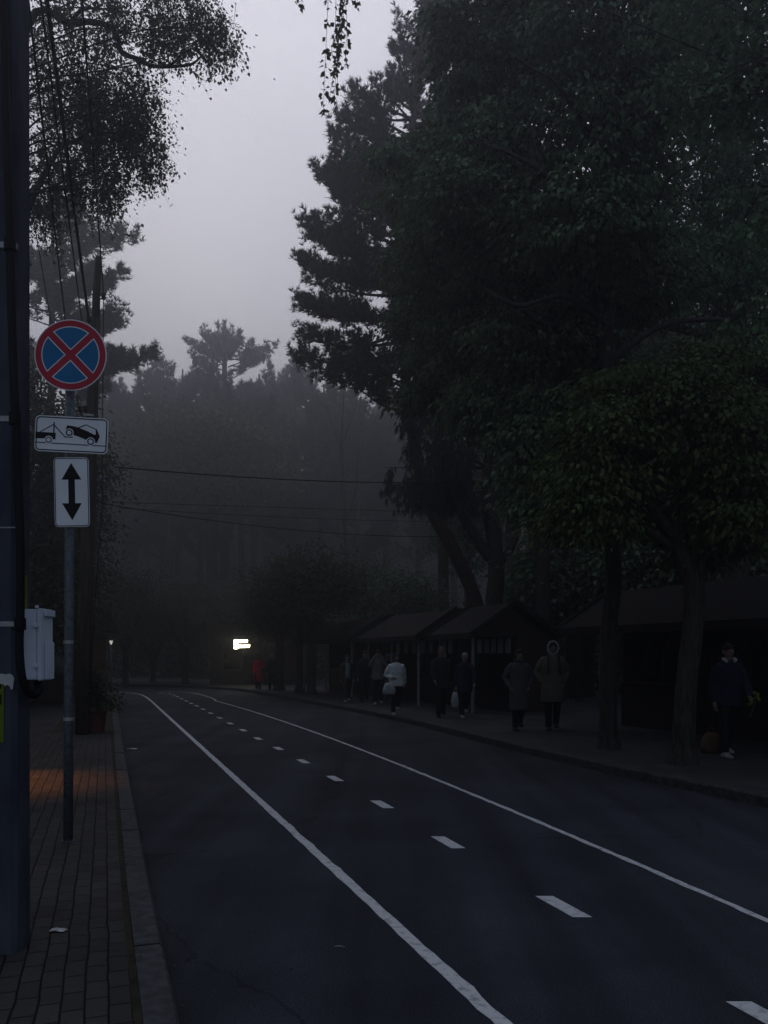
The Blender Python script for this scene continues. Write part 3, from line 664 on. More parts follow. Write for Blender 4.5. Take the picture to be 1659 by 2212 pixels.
# --- dark broadleaf behind the signs on the left
d = 24
bb = P(30, 1500, d); bb[2] = 0
broadleaf('lime_tree', 'dark leafy tree filling the gap between the concrete pole and the wooden pole', 'tree',
    [(*bb, .22), P4(35, 1250, d, .2), P4(60, 1000, d, .15), P4(80, 850, d, .06)],
    [blobpx(90, 1330, d, 90, 80, 60), blobpx(120, 1000, d+2, 90, 120, 90), blobpx(120, 1180, d+2, 90, 120, 90), blobpx(90, 900, d, 90, 80, 80), blobpx(150, 960, d, 70, 70, 60), blobpx(60, 1060, d, 90, 80, 50), blobpx(150, 1090, d, 80, 90, 60), blobpx(200, 1010, d, 40, 60, 18), blobpx(90, 1220, d, 90, 80, 50), blobpx(170, 1250, d, 60, 80, 40), blobpx(60, 800, d, 70, 60, 30)],
    .13, M_olive, M_bark, nleaf=34, csize=.4)

# --- far pines in the mist: two prototypes copied
def far_pine_proto(h, spread, seed, dome=False):
    rs = np.random.default_rng(seed); brs = []
    n = 46
    for k in range(n):
        t = rs.uniform(.42, 1.0) if not dome else rs.uniform(.55, 1.0)
        z = h*t; az = rs.uniform(0, 2*PI)
        L = spread*rs.uniform(.55, 1.05)*(np.interp(t, [.4, .65, .9, 1], [.75, 1, .55, .2]) if not dome else np.interp(t, [.55, .7, .9, 1], [.7, 1, .8, .35]))
        brs.append(((0, 0, z-.06*h), (L*math.cos(az), L*math.sin(az), z+rs.uniform(-.01, .05)*h), .05))
    return brs
FARL = 'grey pine fading into the mist in the wood at the end of the road'
FARG = 'misty pines at the end of the road'
protoA = pine('pine_tree', FARL, 'tree', [(0, 0, 0, .3), (.3, .1, 8, .26), (.1, .2, 16, .17), (0, 0, 25, .05)], far_pine_proto(25, 5.0, 3), M_pine, group=FARG, dens=.9, tuft=.42, K=9, nw=.085, thick=.7)
protoB = pine('pine_tree', FARL, 'tree', [(0, 0, 0, .32), (-.4, .1, 8, .28), (-.3, .2, 15, .19), (0, 0, 24, .06)], far_pine_proto(24, 5.6, 9, True), M_pine, group=FARG, dens=.9, tuft=.42, K=9, nw=.085, thick=.7)
def copy_tree(o, loc, rz, s, label=None, group=None):
    r = o.copy(); COL.objects.link(r); r.location = loc; r.rotation_euler = (0, 0, rz); r.scale = (s, s, s)
    if label: r['label'] = label
    if group: r['group'] = group
    elif label and 'group' in r: del r['group']
    for ch in o.children:
        c_ = ch.copy(); COL.objects.link(c_); c_.parent = r
    return r
far = []   # (px, top y, depth, proto)
for (px, ty, d_, pr) in ((245, 835, 62, 0), (300, 812, 66, 1), (345, 800, 72, 0), (395, 782, 78, 1), (560, 792, 74, 1), (640, 795, 66, 0), (700, 815, 60, 1), (770, 850, 58, 0), (600, 805, 84, 0), (440, 800, 64, 0), (220, 850, 74, 1), (670, 830, 80, 0), (840, 850, 62, 1), (520, 830, 58, 1), (370, 840, 58, 1), (910, 830, 66, 0), (280, 850, 88, 0), (740, 860, 90, 1), (990, 820, 60, 1), (180, 860, 64, 0), (480, 800, 92, 1), (1060, 840, 72, 0), (820, 880, 86, 0)):
    far.append((px, ty, d_, pr))
first = [True, True]
for (px, ty, d_, pr) in far:
    d_ = d_*1.6; h = P(px, ty, d_)[2]; loc = ((px-CX)/F*d_, d_, 0); pro = (protoA, protoB)[pr]; s = h/(25.3, 24.6)[pr]
    if first[pr]:
        pro.location = loc; pro.scale = (s, s, s); pro.rotation_euler = (0, 0, RNG.uniform(0, 6)); first[pr] = False
    else: copy_tree(pro, loc, RNG.uniform(0, 6.28), s)
loc = (P(488, 1415, 112)[0], 112, 0); h = P(488, 700, 112)[2]
d = 112; brs = []
for (x, y, dd) in ((400, 738, 0), (408, 750, 2), (425, 716, 0), (440, 712, -1), (452, 716, 1), (470, 708, 0), (487, 698, 0), (497, 712, 1.5), (520, 722, 0), (534, 728, -1), (552, 742, 0), (578, 750, 1), (598, 747, 0), (585, 762, -1.5), (430, 760, -2), (545, 765, 2), (480, 735, -3), (500, 735, 3), (455, 740, 3), (520, 745, -3), (410, 770, 1), (570, 775, 0), (470, 760, -4), (500, 765, 4), (440, 790, -3), (530, 790, 3)):
    brs.append((P(486+(x-486)*.12, max(y+28, 760+abs(x-486)*.1), d), P(x, y, d+dd*1.6), .05))
pine('pine_tree', 'hazy pine whose domed crown stands highest above the wood at the end of the road', 'tree',
    [(loc[0], d, 0, .65), P4(482, 1000, d, .55), P4(485, 800, d, .36), P4(487, 720, d, .1)], brs, M_pine, dens=.55, tuft=.62, K=9, nw=.12, thick=.8)

# --- small olive-leaved street trees in the middle distance
def small_tree(px, d_, crown_y0, crown_y1, cw, label, trunk_r=.16, dens=1.0, group=None, by=None, leafm=M_olive, leaf=.13, fork=True):
    b_ = np.array([(px-CX)/F*d_, d_, PAVE if by is None else by]); s = d_/F
    cy = (crown_y0+crown_y1)/2; hh = (crown_y1-crown_y0)/2; bl = []
    for k in range(7):
        a = k*2*PI/6+.4; q = .55 if k < 6 else 0
        bl.append((P(px+q*cw*math.cos(a), cy+q*hh*math.sin(a)*.8, d_+RNG.uniform(-.5, .5)*cw*s), (cw*.5*s, cw*.5*s, hh*.52*s), int(30*dens)))
    tz = P(px, crown_y1, d_)
    lim = None
    if fork:
        lim = [[(*P(px, crown_y1+10, d_), trunk_r*.8), (*P(px-cw*.25, cy+hh*.3, d_), trunk_r*.5), (*P(px-cw*.4, crown_y0+hh*.5, d_), .02)], [(*P(px, crown_y1+10, d_), trunk_r*.8), (*P(px+cw*.3, cy+hh*.3, d_), trunk_r*.5), (*P(px+cw*.45, crown_y0+hh*.5, d_), .02)]]
    return broadleaf('street_tree', label, 'tree', [(*b_, trunk_r), (*P(px+2, (crown_y1+HY)/2, d_), trunk_r*.95), (*P(px, crown_y1, d_), trunk_r*.85), (*P(px, cy, d_), trunk_r*.4)], bl, leaf, leafm, M_bark, group, nleaf=30, csize=.42, limbs=lim, twigs=True)
small_tree(673, 31.5, 1165, 1345, 115, 'rounded street tree with forked trunk just left of the stalls', .17, 1.3)
small_tree(646, 33.2, 1180, 1340, 110, 'street tree with a straight dark trunk just left of the forked one', .15, 1.1)
small_tree(603, 35.5, 1230, 1380, 90, 'street tree whose trunk stands right of the person in the red coat', .2, 1.0)
small_tree(790, 38, 1190, 1350, 95, 'leafy street tree behind the farthest stall roof', .14, 1.0, leafm=M_maple)
small_tree(890, 36, 1220, 1345, 80, 'small bushy tree with thin forked stems behind the stall roofs', .1, .6, leafm=M_maple)
small_tree(560, 46, 1240, 1370, 90, 'olive leaved tree above the lit sign', .15, 1.0)
small_tree(400, 44, 1230, 1400, 130, 'broad olive tree in the centre behind the bend of the road', .16, 1.3)
small_tree(270, 42, 1200, 1400, 110, 'dark olive tree left of the bend, beside the wooden pole', .15, 1.3)
small_tree(330, 47, 1235, 1430, 90, 'olive tree between the broad one and the one beside the wooden pole', .13, 1.1)
small_tree(490, 45, 1250, 1420, 80, 'olive tree left of the lit sign', .13, 1.1)
d = 72
bb = P(470, 1470, d); bb[2] = 0
broadleaf('lime_tree', 'big leafy tree greyed by mist below the highest pine, thick leaning trunk', 'tree',
    [(*bb, .6), P4(468, 1300, d, .55), P4(455, 1190, d, .5), P4(465, 1050, d, .4), P4(470, 900, d, .12)],
    [blobpx(440, 930, d, 80, 60, 50), blobpx(520, 940, d, 80, 60, 50), blobpx(400, 1010, d, 80, 60, 50), blobpx(480, 1030, d, 90, 60, 60), blobpx(570, 1020, d, 80, 60, 46), blobpx(350, 930, d, 70, 60, 40), blobpx(300, 1010, d, 70, 60, 40)],
    .42, M_maple, M_bark, nleaf=30, csize=1.1)
# bare slim tree in the mist
d = 64
bb = P(745, 1470, d); bb[2] = 0
tb = empty('bare_tree', bb, 'slim bare trunked tree in the mist above the far stalls', 'tree')
wd = NPB()
for lim in ([(*bb, .2), P4(752, 1250, d, .18), P4(744, 1130, d, .16), P4(738, 980, d, .12), P4(742, 850, d, .05)], [P4(745, 1130, d, .1), P4(768, 1060, d, .08), P4(775, 960, d, .03)], [P4(740, 980, d, .06), P4(715, 910, d, .03), P4(700, 860, d, .01)], [P4(741, 950, d, .06), P4(765, 890, d, .03), P4(775, 850, d, .01)], [P4(744, 1110, d, .05), P4(700, 1090, d, .03), P4(640, 1105, d, .01)], [P4(768, 1060, d, .04), P4(810, 1030, d, .02), P4(830, 1020, d, .01)]):
    lp = spline(np.array(lim), 16); wd.tube(lp[:, :3]-bb, lp[:, 3], 6)
wd.build('trunk', M_bark, tb, True)
# --- wood behind the stalls on the right
bgl = 'dark tree in the wood behind the market stalls, mostly hidden by nearer leaves'
bgg = 'dark trees behind the market stalls'
kk = 0
for (px, d_, cy0, cy1, cw, r_) in ((1160, 34, 700, 1080, 150, .28), (1270, 30, 620, 1050, 160, .25), (1400, 36, 560, 1020, 200, .3), (1530, 28, 640, 1060, 170, .26), (1660, 33, 560, 1060, 190, .3), (1230, 44, 560, 1060, 200, .3), (1480, 46, 420, 1060, 240, .32), (1330, 40, 350, 900, 200, .3), (1100, 48, 760, 1120, 170, .25), (1600, 44, 300, 900, 220, .3), (1010, 42, 900, 1250, 120, .2), (1420, 25, 1090, 1290, 130, .1), (1560, 24, 1090, 1290, 130, .1), (1250, 27, 1120, 1300, 120, .1), (1190, 30, 1180, 1330, 90, .12), (1680, 22, 1050, 1290, 110, .1)):
    small_tree(px, d_, cy0, cy1, cw, bgl, r_, 1.35, bgg, by=0, leafm=M_maple, leaf=.2, fork=False)
tl = 'tall bare trunk rising behind the stall roofs, crown lost in the leaves'
for (px, d_, lean, r_) in ((1180, 25.5, -25, .26), (1232, 29, 8, .2), (1200, 33, 10, .2), (1370, 26, -12, .22), (1145, 38, 6, .2)):
    bb = np.array([(px-CX)/F*d_, d_, 0]); t_ = empty('tree_trunk', bb, tl, 'tree', 'bare trunks behind the stalls')
    wd = NPB(); lp = spline(np.array([(*bb, r_), P4(px+lean*.3, 1250, d_, r_*.9), P4(px+lean*.7, 1050, d_, r_*.8), P4(px+lean, 700, d_, r_*.5)]), 14); wd.tube(lp[:, :3]-bb, lp[:, 3], 9)
    wd.build('trunk', M_bark, t_, True)

# --- the wood beyond, one mass behind the trees one can tell apart
def wood_mass(name, label, pts, h0, h1, n, leaf, m):
    pts = np.array(pts, float); s = np.r_[0, np.cumsum(np.linalg.norm(np.diff(pts, axis=0), axis=1))]
    t = RNG.uniform(0, s[-1], n); C = np.stack([np.interp(t, s, pts[:, 0]), np.interp(t, s, pts[:, 1]), np.zeros(n)], 1)
    C[:, :2] += RNG.normal(0, 1.6, (n, 2)); hh = h1*(.8+.12*np.sin(t*.55)+.08*np.sin(t*1.7+1)); C[:, 2] = h0+(hh-h0)*RNG.uniform(0, 1, n)**.85
    D = norm(RNG.normal(0, .8, (n, 3))+np.array([0, 0, -.3])); sz = leaf*RNG.uniform(.6, 1.3, n)
    fb = NPB(); fb.add(*leaves_np(C, D, norm(RNG.normal(0, .6, (n, 3))+np.array([0, -.4, .6])), sz, sz*.75)); o_ = fb.build(name, m)
    return tag(o_, label, kind='stuff')
wood_mass('far_wood', 'dense misty wood beyond the end of the road', [(-110, 96), (-95, 136), (-48, 170), (16, 176), (72, 152), (112, 112)], 0, 40, 110000, 1.9, M_pine)
wood_mass('undergrowth', 'dark undergrowth behind the market stalls and the bend', [(-40, 58), (-22, 60), (-6, 54), (3, 45), (8, 38), (12, 32), (16, 26), (20, 18), (22, 10)], 0, 4.6, 26000, .34, M_olive)
wood_mass('undergrowth', 'dark undergrowth left of the pavement', [(-30, 52), (-24, 46), (-19, 40), (-17, 34), (-15, 27), (-14, 20)], 0, 9, 22000, .32, M_olive)

# ------------------------------------------------------------------ concrete pole with cable, straps, notices
pole = empty('utility_pole', (-2.07, 4.29, PAVE), 'thick concrete utility pole at the left edge with a black cable and metal straps', 'utility pole')
PX, PY, PZ = -2.07, 4.29, PAVE
mb = MB(); rg = []
for z, hx, hy in ((-.05, .162, .1), (0, .162, .1), (1.5, .158, .096), (4, .152, .092), (9.6, .125, .08)):
    ox = .006*z*.5; cx_ = .025
    rg.append([(ox-hx+cx_, -hy, z), (ox+hx-cx_, -hy, z), (ox+hx, -hy+cx_, z), (ox+hx, hy-cx_, z), (ox+hx-cx_, hy, z), (ox-hx+cx_, hy, z), (ox-hx, hy-cx_, z), (ox-hx, -hy+cx_, z)])
mb.rings(rg); mb.build('post', M_conc, pole)
def lp_(px, py, d): return P(px, py, d)-np.array([PX, PY, PZ])
mb = MB()
cp = spline(np.array([lp_(-25, -600, 4.16), lp_(6, 0, 4.16), lp_(14, 250, 4.155), lp_(20, 461, 4.15), lp_(28, 768, 4.15), lp_(40, 1050, 4.15), lp_(44, 1200, 4.15), lp_(44, 1320, 4.15), lp_(42, 1400, 4.15), lp_(48, 1465, 4.16), lp_(62, 1497, 4.2), lp_(76, 1500, 4.25), lp_(84, 1488, 4.3), (-1.85-PX, 4.33-PY, 1.535-PZ)]), 70)
mb.tube(cp, .021, 10); mb.build('cable', M_black, pole, True)
for (y, h) in ((530, .03), (905, .028), (1348, .026), (1140, .006)):
    z = P(0, y, 4.2)[2]-PZ; hx = .158-.0026*z; hx += .004; hy = .099; ox = .003*z
    mb = MB(); mb.box(ox-hx, ox+hx, -hy, -hy+.004, z-h/2, z+h/2); mb.box(ox-hx, ox-hx+.004, -hy+.004, hy-.004, z-h/2, z+h/2); mb.box(ox+hx-.004, ox+hx, -hy+.004, hy-.004, z-h/2, z+h/2); mb.box(ox-hx, ox+hx, hy-.004, hy, z-h/2, z+h/2)
    mb.build('strap', M_strap, pole)
    if h > .01:
        mb = MB(); c_ = lp_({530: 22, 905: 33, 1348: 44}[y], y, 4.15); mb.tube([c_+np.array([0, -.004, -.03]), c_+np.array([0, -.004, .03])], [.029, .029], 10); mb.build('cable_clip', M_black, pole)
# yellow-green notice wrapped on the pole, torn white paper above it
fy = -.1015
def lx(px, d=4.186): return (px-CX)/F*d-PX
def lz(py, d=4.186): return CAMZ-(py-HY)/F*d-PZ
mb = MB(); mb.box(lx(-60), lx(8), fy-.0015, fy+.001, lz(1604), lz(1463)); no = mb.build('notice', M_yellow, pole); no['label'] = 'yellow green paper notice with black letters'
mb = MB()
for (a, b, c_, d_) in ((-6, 2.5, 1478, 1487), (-6, 3, 1500, 1504), (-6, 3, 1517, 1522), (0, 3, 1504, 1517), (-14, -8, 1478, 1522)): mb.box(lx(a), lx(b), fy-.003, fy-.0016, lz(d_), lz(c_))
mb.build('lettering', M_signblk, no)
mb = MB(); pts = [(-10, 1458), (4, 1455), (12, 1457), (20, 1455), (27, 1458), (31, 1466), (29, 1476), (28, 1488), (24, 1490), (21, 1482), (15, 1479), (11, 1483), (8, 1478), (-10, 1476)]
mb.poly([(lx(a), lz(b)) for a, b in pts], fy-.004); mb.poly([(lx(a), lz(b)) for a, b in pts][::-1], fy-.0025); tp_ = mb.build('paper_scrap', M_paper, pole); tp_['label'] = 'torn white paper scrap above the yellow notice'
mb = MB(); mb.box(.1665, .1685, -.03, .03, lz(1330, 4.35), lz(1244, 4.35)); mb.build('notice', M_yellow, pole)

# grey electrical box
bxr = empty('electrical_box', (-1.852, 4.33, 1.54), 'pale grey plastic electrical box fixed to the right side of the concrete pole', 'electrical box')
mb = MB(); mb.box(-.05, .03, -.075, .075, 0, .372); mb.build('body', M_box, bxr, bevel=.006)
mb = MB(); mb.box(.0325, .05, -.08, .08, -.004, .376); mb.build('lid', M_box, bxr, bevel=.005)
mb = MB(); mb.box(.052, .064, -.04, .08, .335, .372); mb.build('lid_ledge', M_box, bxr, bevel=.003)
mb = MB(); mb.box(.052, .06, -.035, .075, .0, .2); mb.build('lid_panel', M_box, bxr, bevel=.003)
for z in (.075, .285):
    mb = MB(); mb.box(.012, .04, -.091, -.0805, z-.011, z+.011); mb.build('latch', M_box, bxr, bevel=.003)
mb = MB(); mb.box(.022, .038, -.08, -.073, .376, .392); mb.build('hanger', M_box, bxr)
mb = MB(); mb.box(-.09, -.051, -.03, .03, .1, .28); mb.build('bracket', M_black, bxr)

# ------------------------------------------------------------------ traffic sign post
SD = 6.73
sb = G(147, 1818, PAVE)
sp = empty('traffic_sign', sb, 'galvanised sign post with round no stopping sign, tow truck plate and arrow plate', 'traffic sign')
mb = MB(); tl_ = P(152, 705, SD)-sb
mb.tube([(0, 0, -.05), (.004, 0, 1), (tl_[0], 0, tl_[2])], .0385, 16); mb.build('post', M_zinc, sp, True)
mb = MB(); mb.tube([(0, 0, 0), (0, 0, .012)], .05, 16); mb.build('collar', M_zinc, sp)
for y in (1387, 1553):
    z = P(0, y, SD)[2]-PAVE; mb = MB(); mb.tube([(.004, 0, z-.014), (.004, 0, z+.014)], .042, 16); mb.build('clamp', M_strap, sp)
def plate_obj(name, px, py, rot, label):
    o_ = empty(name, P(px, py, SD-.065)-sb); o_.rotation_euler = (0, R(rot), R(3)); o_.parent = sp
    return o_
PM = (SD-.065)/F      # metres per pixel at the plates
def mesh_plate(name, build, mats, px, py, rot, label):
    mb = MB(); build(mb); o_ = mb.build(name, mats, sp); o_.location = P(px, py, SD-.065)-sb; o_.rotation_euler = (0, R(rot), R(2.5)); o_['label'] = label
    return o_
def circ(r, n=48, cx=0, cz=0): return [(cx+r*math.cos(2*PI*i/n), cz+r*math.sin(2*PI*i/n)) for i in range(n)]
def disc_solid(mb, pts, y0, y1):
    n = len(pts); mb.add([(p[0], y0, p[1]) for p in pts]+[(p[0], y1, p[1]) for p in pts], [tuple(range(n)), tuple(range(n, 2*n))[::-1]]+[(i, i+n, (i+1) % n+n, (i+1) % n) for i in range(n)])
def rrect(w, h, r, n=6):
    out = []
    for (cx, cz, a0) in ((w/2-r, h/2-r, 0), (-w/2+r, h/2-r, 90), (-w/2+r, -h/2+r, 180), (w/2-r, -h/2+r, 270)):
        for i in range(n+1):
            a = R(a0+90*i/n); out.append((cx+r*math.cos(a), cz+r*math.sin(a)))
    return out
RR = 77*PM
o1 = mesh_plate('round_plate', lambda m: disc_solid(m, circ(RR), 0, .003), M_white, 152.5, 767, 1.5, 'round blue no stopping sign with red rim and red cross')
mb = MB(); mb.poly(circ(RR*.972)[::-1], -.0012); mb.build('red_face', M_red, o1)
def sector(hb, r, grow=0):
    a0 = hb*math.sqrt(2)-grow*math.sqrt(2); r = r+grow
    # |x| = z-a0 ; x^2+z^2=r^2
    z = (a0+math.sqrt(2*r*r-a0*a0))/2; x = z-a0; t0 = math.atan2(z, x); t1 = PI-t0
    return [(0, a0)]+[(r*math.cos(t0+(t1-t0)*i/14), r*math.sin(t0+(t1-t0)*i/14)) for i in range(15)]
def rotp(pts, a): return [(p[0]*math.cos(a)-p[1]*math.sin(a), p[0]*math.sin(a)+p[1]*math.cos(a)) for p in pts]
w_ = MB(); bl_ = MB()
for k in range(4):
    w_.poly(rotp(sector(RR*.122, RR*.775, RR*.028), k*PI/2)[::-1], -.0024); bl_.poly(rotp(sector(RR*.122, RR*.775), k*PI/2)[::-1], -.0036)
w_.build('white_edging', M_white, o1); bl_.build('blue_field', M_blue, o1)
# tow truck plate; drawing coordinates in crop pixels
KS = .243*PM
def q(x, y): return ((x-637)*KS, -((y-(x-637)*.039)-1181)*KS)
o2 = mesh_plate('tow_plate', lambda m: disc_solid(m, rrect(640*KS, 318*KS, 42*KS), 0, .003), M_white, 154.5, 939, 2.3, 'white plate with black drawing of a tow truck lifting a car')
def ringpoly(mb, outer, inner, y):
    n = len(outer); mb.add([(p[0], y, p[1]) for p in outer]+[(p[0], y, p[1]) for p in inner], [(i, i+n, (i+1) % n+n, (i+1) % n) for i in range(n)])
def stroke(mb, a, b, w, y):
    a = Vector(a); b = Vector(b); d_ = (b-a).normalized(); n_ = Vector((-d_.y, d_.x))*w/2
    mb.poly([a+n_, b+n_, b-n_, a-n_], y)
s_ = MB()
ringpoly(s_, rrect(622*KS, 300*KS, 34*KS), rrect(602*KS, 280*KS, 26*KS), -.0012)
s_.poly([q(322, 1158), q(500, 1166), q(498, 1226), q(472, 1224), q(455, 1218), q(322, 1216)], -.0012)
stroke(s_, q(482, 1070), q(482, 1166), 11*KS, -.0013); stroke(s_, q(360, 1160), q(480, 1090), 8*KS, -.0014)
stroke(s_, q(486, 1100), q(582, 1202), 9*KS, -.0013); stroke(s_, q(578, 1202), q(648, 1204), 9*KS, -.0014)
s_.poly([q(582, 1142), q(597, 1098), q(650, 1105), q(693, 1116), q(758, 1087), q(856, 1130), q(886, 1196), q(862, 1252), q(838, 1250), q(800, 1232), q(765, 1225), q(700, 1198), q(655, 1184), q(620, 1160)], -.0013)
stroke(s_, q(322, 1250), q(946, 1281), 8*KS, -.0012)
for (cx_, cy_, r_) in ((440, 1229, 27), (617, 1164, 30), (807, 1241, 30)):
    c_ = q(cx_, cy_); s_.poly(circ(r_*KS, 24, *c_), -.0032)
s_.build('black_drawing', M_signblk, o2)
s_ = MB()
s_.poly([q(706, 1122), q(760, 1097), q(846, 1135), q(850, 1176), q(838, 1180), q(780, 1150)], -.0024); s_.build('car_window_drawing', M_white, o2); s_ = MB()
for (cx_, cy_, r_) in ((440, 1229, 36), (617, 1164, 38), (807, 1241, 38)):
    s_ = MB(); s_.poly(circ(r_*KS, 24, *q(cx_, cy_)), -.0022); s_.poly(circ(r_*KS*.5, 24, *q(cx_, cy_)), -.0042)
    for a_ in range(6): s_.bar((q(cx_, cy_)[0], -.0022, q(cx_, cy_)[1]), (q(cx_, cy_)[0], -.0042, q(cx_, cy_)[1]), .002, .002) if a_ == 0 else None
    s_.build('wheel_drawing', M_white, o2)

# arrow plate
o3 = mesh_plate('arrow_plate', lambda m: disc_solid(m, rrect(74.5*PM, 150*PM, 9*PM), 0, .003), M_white, 155, 1063, -1.2, 'white plate with a black double headed vertical arrow')
s_ = MB(); ringpoly(s_, rrect(72*PM, 147.5*PM, 8*PM), rrect(68.5*PM, 144*PM, 6.5*PM), -.0012)
A_ = [(0, 63), (21, 27), (7, 27), (7, -24), (21, -24), (0, -61), (-21, -24), (-7, -24), (-7, 27), (-21, 27)]
s_.poly([(a*PM, b*PM) for a, b in A_], -.0013); s_.build('black_arrow', M_signblk, o3)
for (o_, zz) in ((o1, 0), (o2, 0), (o3, 0)):
    for s in (-1, 1) if o_ is not o1 else (-.5, .5):
        h_ = {o1.name: .1, o2.name: .05, o3.name: .1}[o_.name]
        mb = MB(); mb.box(-.05, .05, .0035, .028, s*h_-.012, s*h_+.012); mb.build('bracket', M_alu, o_)

# ------------------------------------------------------------------ wooden pole, wires, bracket
wb = G(178, 1586, PAVE); WD = wb[1]
wp = empty('wooden_pole', wb, 'old wooden utility pole leaning slightly behind the traffic sign', 'utility pole')
mb = MB(); cp = np.array([(*(P(178, 1590, WD)-wb), .145), (*(P(186, 1300, WD)-wb), .135), (*(P(196, 1000, WD)-wb), .115), (*(P(203, 760, WD)-wb), .105), (*(P(207, 690, WD)-wb), .095)])
mb.tube(cp[:, :3], cp[:, 3], 12); mb.build('post', M_wood, wp, True)
mb = MB(); cp = np.array([(*(P(204, 760, WD)-wb+np.array([.03, -.02, 0])), .075), (*(P(208, 640, WD)-wb), .075), (*(P(212, 575, WD)-wb), .062), (*(P(212, 555, WD)-wb), .045)])
mb.tube(cp[:, :3], cp[:, 3], 10); mb.build('upper_post', M_wood, wp, True)
for (x, y) in ((196, 900), (204, 790)):
    z = P(x, y, WD)-wb; mb = MB(); mb.tube([z+np.array([0, 0, -.02]), z+np.array([0, 0, .02])], .128, 12); mb.build('strap', M_strap, wp)
for (x, y) in ((224, 640), (192, 690), (184, 884), (173, 884)):
    z = P(x, y, WD-.05)-wb; mb = MB()
    mb.tube([z+np.array([0, 0, -.07]), z+np.array([0, 0, -.03]), z, z+np.array([0, 0, .05]), z+np.array([0, 0, .07])], [.02, .05, .035, .05, .015], 10)
    mb.bar(z+np.array([0, 0, -.05]), P(204, y+6, WD)-wb, .02, .02); mb.build('insulator', M_black, wp, True)
mb = MB(); mb.tube([P(222, 1034, WD)-wb, P(250, 1029, WD-.1)-wb, P(270, 1024, WD-.2)-wb], [.02, .018, .015], 8); mb.bar(P(195, 1037, WD)-wb, P(224, 1034, WD)-wb, .03, .03); mb.build('bracket_arm', M_zinc, wp)
mb = MB(); mb.tube([P(224, 645, WD-.12)-wb, P(222, 850, WD-.14)-wb, P(221, 1085, WD-.15)-wb, P(205, 1300, WD-.15)-wb, P(196, 1500, WD-.15)-wb], .009, 5); mb.build('down_cable', M_wire, wp)
mb = MB(); mb.tube([P(166, 860, WD-.15)-wb, P(172, 890, WD-.15)-wb, P(185, 905, WD-.15)-wb, P(196, 930, WD-.13)-wb], .012, 5); mb.build('jumper_cable', M_wire, wp)
def wire(a, b, r, label, near=True, group=None, sag=0):
    pa = np.array(a, float); pb = np.array(b, float); n = 14
    t = np.linspace(0, 1, n)[:, None]; pts = pa*(1-t)+pb*t; pts[:, 2] -= (4*sag*t*(1-t))[:, 0]
    mb = MB(); mb.tube(pts-pb, r, 6, cap=False); o_ = mb.build('overhead_wire', M_wire, smooth=True); o_.location = pb
    return tag(o_, label, 'wire', group)
def near_end(x0, y0, x1, y1, yn=-1100, dn=5.2):
    return P(x0+(x1-x0)*(yn-y0)/(y1-y0), yn, dn)
wl = 'overhead wire down to the wooden pole, '
for (x0, y0, x1, y1, r, w_) in ((61, 0, 141, 691, .014, 'second from the left'), (88, 0, 177, 696, .012, 'thin, close beside the thickest'), (101, 0, 191, 688, .025, 'the thickest twisted cable'), (177, 0, 224, 638, .012, 'ending at the insulator right of the pole top'), (30, 230, 111, 698, .008, 'leftmost and thinnest')):
    wire(near_end(x0, y0, x1, y1), P(x1, y1, WD-.06), r, wl+w_)
cw_ = 'wire crossing high above the road in the mist, '
wire(P(250, 1009, WD-.2), P(1100, 1036, 24), .013, cw_+'topmost and thickest', sag=.18)
wire(P(222, 1088, WD), P(1110, 1152, 25), .009, cw_+'lowest, starting low on the wooden pole', sag=.32)
wire(P(250, 1085, WD+4), P(1100, 1112, 26), .007, cw_+'thin one under the topmost')
wire(P(250, 1097, WD+5), P(1100, 1128, 27), .007, cw_+'thin one just above the lowest', sag=.1)
wire(P(1180, -30, 10), P(1720, 195, 9), .008, 'wire sloping down across the maple crown at the top right')

# ------------------------------------------------------------------ planter with shrub, litter
pb = G(208, 1581, PAVE+.004)
pl = empty('planter', pb, 'dark red square planter beside the wooden pole near the left kerb', 'planter')
mb = MB()
rg = []
for z, h in ((0, .125), (.36, .15), (.40, .165), (.43, .165), (.43, .14), (.36, .14)): rg.append([(-h, -h, z), (h, -h, z), (h, h, z), (-h, h, z)])
mb.rings(rg); mb.build('pot', M_planter, pl)
mb = MB(); mb.box(-.139, .139, -.139, .139, .37, .4); mb.build('soil', M_soil, pl)
sh = broadleaf('shrub', 'dark bushy shrub growing in the red planter', 'plant', [(pb[0], pb[1], pb[2]+.39, .025), (pb[0], pb[1], 1.0, .02), (pb[0]+.05, pb[1], 1.3, .008)],
    [((pb[0], pb[1], 1.0), (.3, .3, .35), 26), ((pb[0]+.22, pb[1]+.1, .75), (.2, .2, .2), 10), ((pb[0]-.05, pb[1], 1.35), (.2, .2, .25), 12)], .07, M_olive, M_bark, nleaf=20, csize=.1)
def crumple(name, c, s, m, label, cat, seed):
    rs = random.Random(seed); mb = MB(); n = 9
    g = [[(s*(i/(n-1)-.5)*1.7+rs.uniform(-.1, .1)*s, s*(j/(n-1)-.5)+rs.uniform(-.1, .1)*s, max(.002, s*.28*rs.random()*(1-abs(i/(n-1)-.5))+(.003))) for j in range(n)] for i in range(n)]
    vs = [p for r_ in g for p in r_]; fs = [(i*n+j, i*n+j+1, (i+1)*n+j+1, (i+1)*n+j) for i in range(n-1) for j in range(n-1) if not (i in (0, n-2) and j in (0, n-2))]
    mb.add(vs, fs); o_ = mb.build(name, m); o_.location = c; o_.modifiers.new('s', 'SOLIDIFY').thickness = .0015
    return tag(o_, label, cat)
crumple('paper_litter', G(126, 2012, PAVE), .05, M_paper, 'crumpled white paper lying on the left pavement', 'litter', 3)
crumple('paper_litter', G(285, 1619, 0)+np.array([0, 0, .001]), .1, M_paper, 'flat pale scrap lying in the gutter by the left kerb', 'litter', 5)
